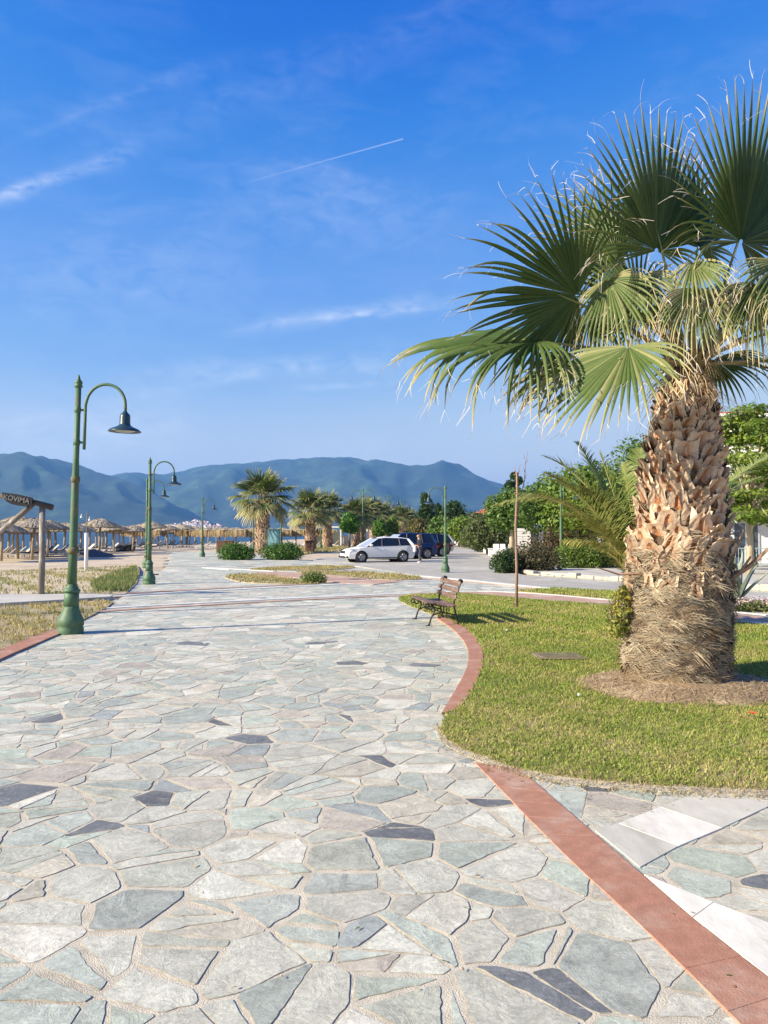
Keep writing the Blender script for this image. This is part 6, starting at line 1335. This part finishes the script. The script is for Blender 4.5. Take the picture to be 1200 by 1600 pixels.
def cafe():
    p = At(806, 861, 64); p.z = 0; root = empty('cafe_terrace', p, 'low white cafe kiosk beyond the pavement corner', 'kiosk'); b = MB(); b.box((0, 1.5, 1.15), (4.6, 2.6, 2.4), None, .03); b.build('wall', M_wall, root); b = MB(); b.box((0, 1.3, 2.48), (5.2, 3.4, .16), None, .03); b.build('roof', pm('kiosk_roof', (.5, .48, .44), .8), root)
    for x in (-1.5, 0, 1.5): b = MB(); b.box((x, .17, 1.35), (1.1, .08, 1.1)); b.build('window', M_shut, root)
    b = MB(); b.box((.9, -.8, 2.35), (1.9, 1.6, .05), Matrix.Rotation(.2, 4, 'X')); b.build('awning', pm('blue_awning', (.25, .38, .62), .8), root)
    p = At(777, 865, 58); p.z = 0; r2 = empty('low_wall', p, 'low white wall in front of the cafe kiosk', 'wall'); b = MB(); b.box((0, 0, .26), (1.3, .25, .52), None, .03); b.build('wall', M_wall, r2); b = MB(); b.box((0, 0, .55), (1.4, .34, .06), None, .02); b.build('coping', M_wall, r2)
    ch = None
    for i, px in enumerate((776, 782, 788, 795)):
        q = At(px, 864, 56 + (i % 2) * .8); q.z = .0
        if ch is None:
            ch = empty('cafe_chair', q, 'x', 'chair', 'white chairs outside the cafe'); b = MB(); b.box((0, 0, .44), (.44, .44, .04), None, .01); b.build('seat', M_bedw, ch); b = MB(); b.box((0, .2, .70), (.42, .04, .45), Matrix.Rotation(-.15, 4, 'X'), .01); b.build('backrest', M_bedw, ch)
            for x in (-.19, .19):
                for y in (-.19, .19): b = MB(); b.tube([(x, y, 0), (x, y, .43)], .018, 5); b.build('leg', M_bedw, ch)
            o = ch
        else: o = copy_tree(ch, q)
        o.rotation_euler = (0, 0, R(70 * i)); o['label'] = f'white cafe chair, {ORD[i]} from the left outside the kiosk'
    q = At(817, 872, 47); q.z = .1; nb = empty('notice_board', q, 'white notice board on posts behind the brown bush', 'notice board'); b = MB(); b.box((0, 0, 1.12), (.95, .05, 1.55), None, .01); b.build('panel', M_wall, nb)
    b = MB();
    for i in range(9): b.box((random.uniform(-.06, .06), -.031, 1.72 - i * .15), (random.Random(i).uniform(.4, .7), .006, .03))
    b.build('print', pm('faded_print', (.42, .40, .42), .8), nb)
    for x in (-.42, .42): b = MB(); b.tube([(x, .05, -.1), (x, .05, 1.95)], .03, 6); b.build('post', M_trim, nb)
    st = None
    for i, (px, by, ty, Y) in enumerate(((822, 866, 812, 60), (843, 862, 780, 48), (530, 862, 820, 74))):
        q = At(px, by, Y); q.z = 0; hgt = (At(px, ty, Y).z)
        if st is None: st = empty('stake', q, 'x', 'stake', 'slender support stakes'); b = MB(); b.tube([(0, 0, -.1), (.01, 0, .5), (0, 0, 1)], [.035, .033, .03], 6); b.build('shaft', pm('green_stake', (.12, .19, .11), .8), st); b = MB(); b.lathe([(.05, .97), (.05, 1.0), (.01, 1.02)], 8); b.build('tip', M_trim, st); o = st
        else: o = copy_tree(st, q)
        o.location = q; o.scale = (1, 1, hgt); o['label'] = ['short slim stake among trees behind the notice board', 'tall slim green stake in front of the broad tree', 'slim stake by the bonnet of the white car'][i]
cafe()
# small things lying about
def bits():
    p = U(872, 1029); root = empty('access_cover', (p.x, p.y, .018), 'flat brown access cover sunk in the lawn', 'cover', rz=.02); M_ = pm('old_cover', (.14, .115, .07), .95, .35, 9, .006, 60, col2=(.20, .20, .08), c2scale=5); b = MB(); b.box((0, 0, .022), (.56, .40, .03), None, .008); b.build('plate', M_, root); b = MB(); b.box((0, 0, .018), (.64, .48, .02), None, .006); b.build('frame', pm('cover_rim', (.19, .15, .11), .9, .2), root)
    p = U(1176, 1127); r = random.Random(3); root = empty('orange_flower', (p.x, p.y, .05), 'small orange-red flower in the lawn grass', 'flower'); b = MB()
    for k in range(9): a = k * .698; c, s = math.cos(a), math.sin(a); b.add([(0, 0, .02), (.03 * c - .012 * s, .03 * s + .012 * c, .035), (.042 * c, .042 * s, .03), (.03 * c + .012 * s, .03 * s - .012 * c, .035)], [(0, 1, 2, 3)])
    b.build('petal', pm('orange_petal', (.62, .10, .03), .7), root); b = MB(); b.tube([(0, 0, -.03), (0, 0, .02)], .004, 5); b.build('stem', M_bark, root)
    spots = [(792, 989), (905, 1093), (672, 1003)]; st = None
    for i, (px, py) in enumerate(spots):
        q = U(px, py); q.z = .05
        if st is None: st = MB(); st.lathe([(.001, -.02), (.03, -.012), (.035, .008), (.02, .022), (.001, .026)], 7); st = tag(st.build('pebble', M_white), 'x', 'pebble', 'white pebbles lying about'); o = st
        else: o = st.copy(); COL.objects.link(o)
        o.location = q; o.rotation_euler = (0, 0, i); o.scale = (.8, .55, .5); o['label'] = ['white pebble in the grass beyond the bench shadow', 'white pebble at the side of the palm mound', 'white pebble on the paving before the bench'][i]
    q = U(672, 1003); st = [o for o in COL.objects if o.get('label') == 'white pebble on the paving before the bench'][0]; st.location.z = .016
bits()
def litter():
    r = random.Random(31); b = MB(); dry = [(.34, .22, .10), (.45, .33, .16), (.26, .17, .09), (.55, .47, .30), (.20, .22, .08)]
    pts = []
    for k in range(260):
        e = r.choice(edge); pts.append((e[0] + r.gauss(0, .12), e[1] + r.gauss(-.06, .16)))
    for k in range(60): q = U(r.uniform(40, 1150), 930 + 620 * r.random() ** 1.4); pts.append((q.x, q.y))
    for k in range(120): a = r.uniform(0, 6.28); d = r.uniform(.7, 2.2); pts.append((PALM.x + d * math.cos(a), PALM.y - .3 + d * math.sin(a)))
    for x, y in pts:
        on = in_poly([(x, y)], LAWN_W)[0]; z = .035 if on else .010; s = r.uniform(.004, .011); a = r.uniform(0, 6.28); t = r.uniform(-.5, .5); ln = s * r.uniform(1, 2.6); c, sn = math.cos(a), math.sin(a); col = r.choice(dry)
        P = lambda u, v, w: (x + c * u - sn * v, y + sn * u + c * v, z + w)
        b.add([P(-ln, 0, .002), P(0, -s * .6, .004 + .3 * s * t), P(ln, 0, .003 + abs(t) * s), P(0, s * .6, .004 - .2 * s * t)], [(0, 1, 2, 3)], [col] * 4)
    tag(b.build('leaf_litter', M_blade), 'dry leaf scraps scattered over paving and lawn', 'litter', None, 'stuff')
litter()
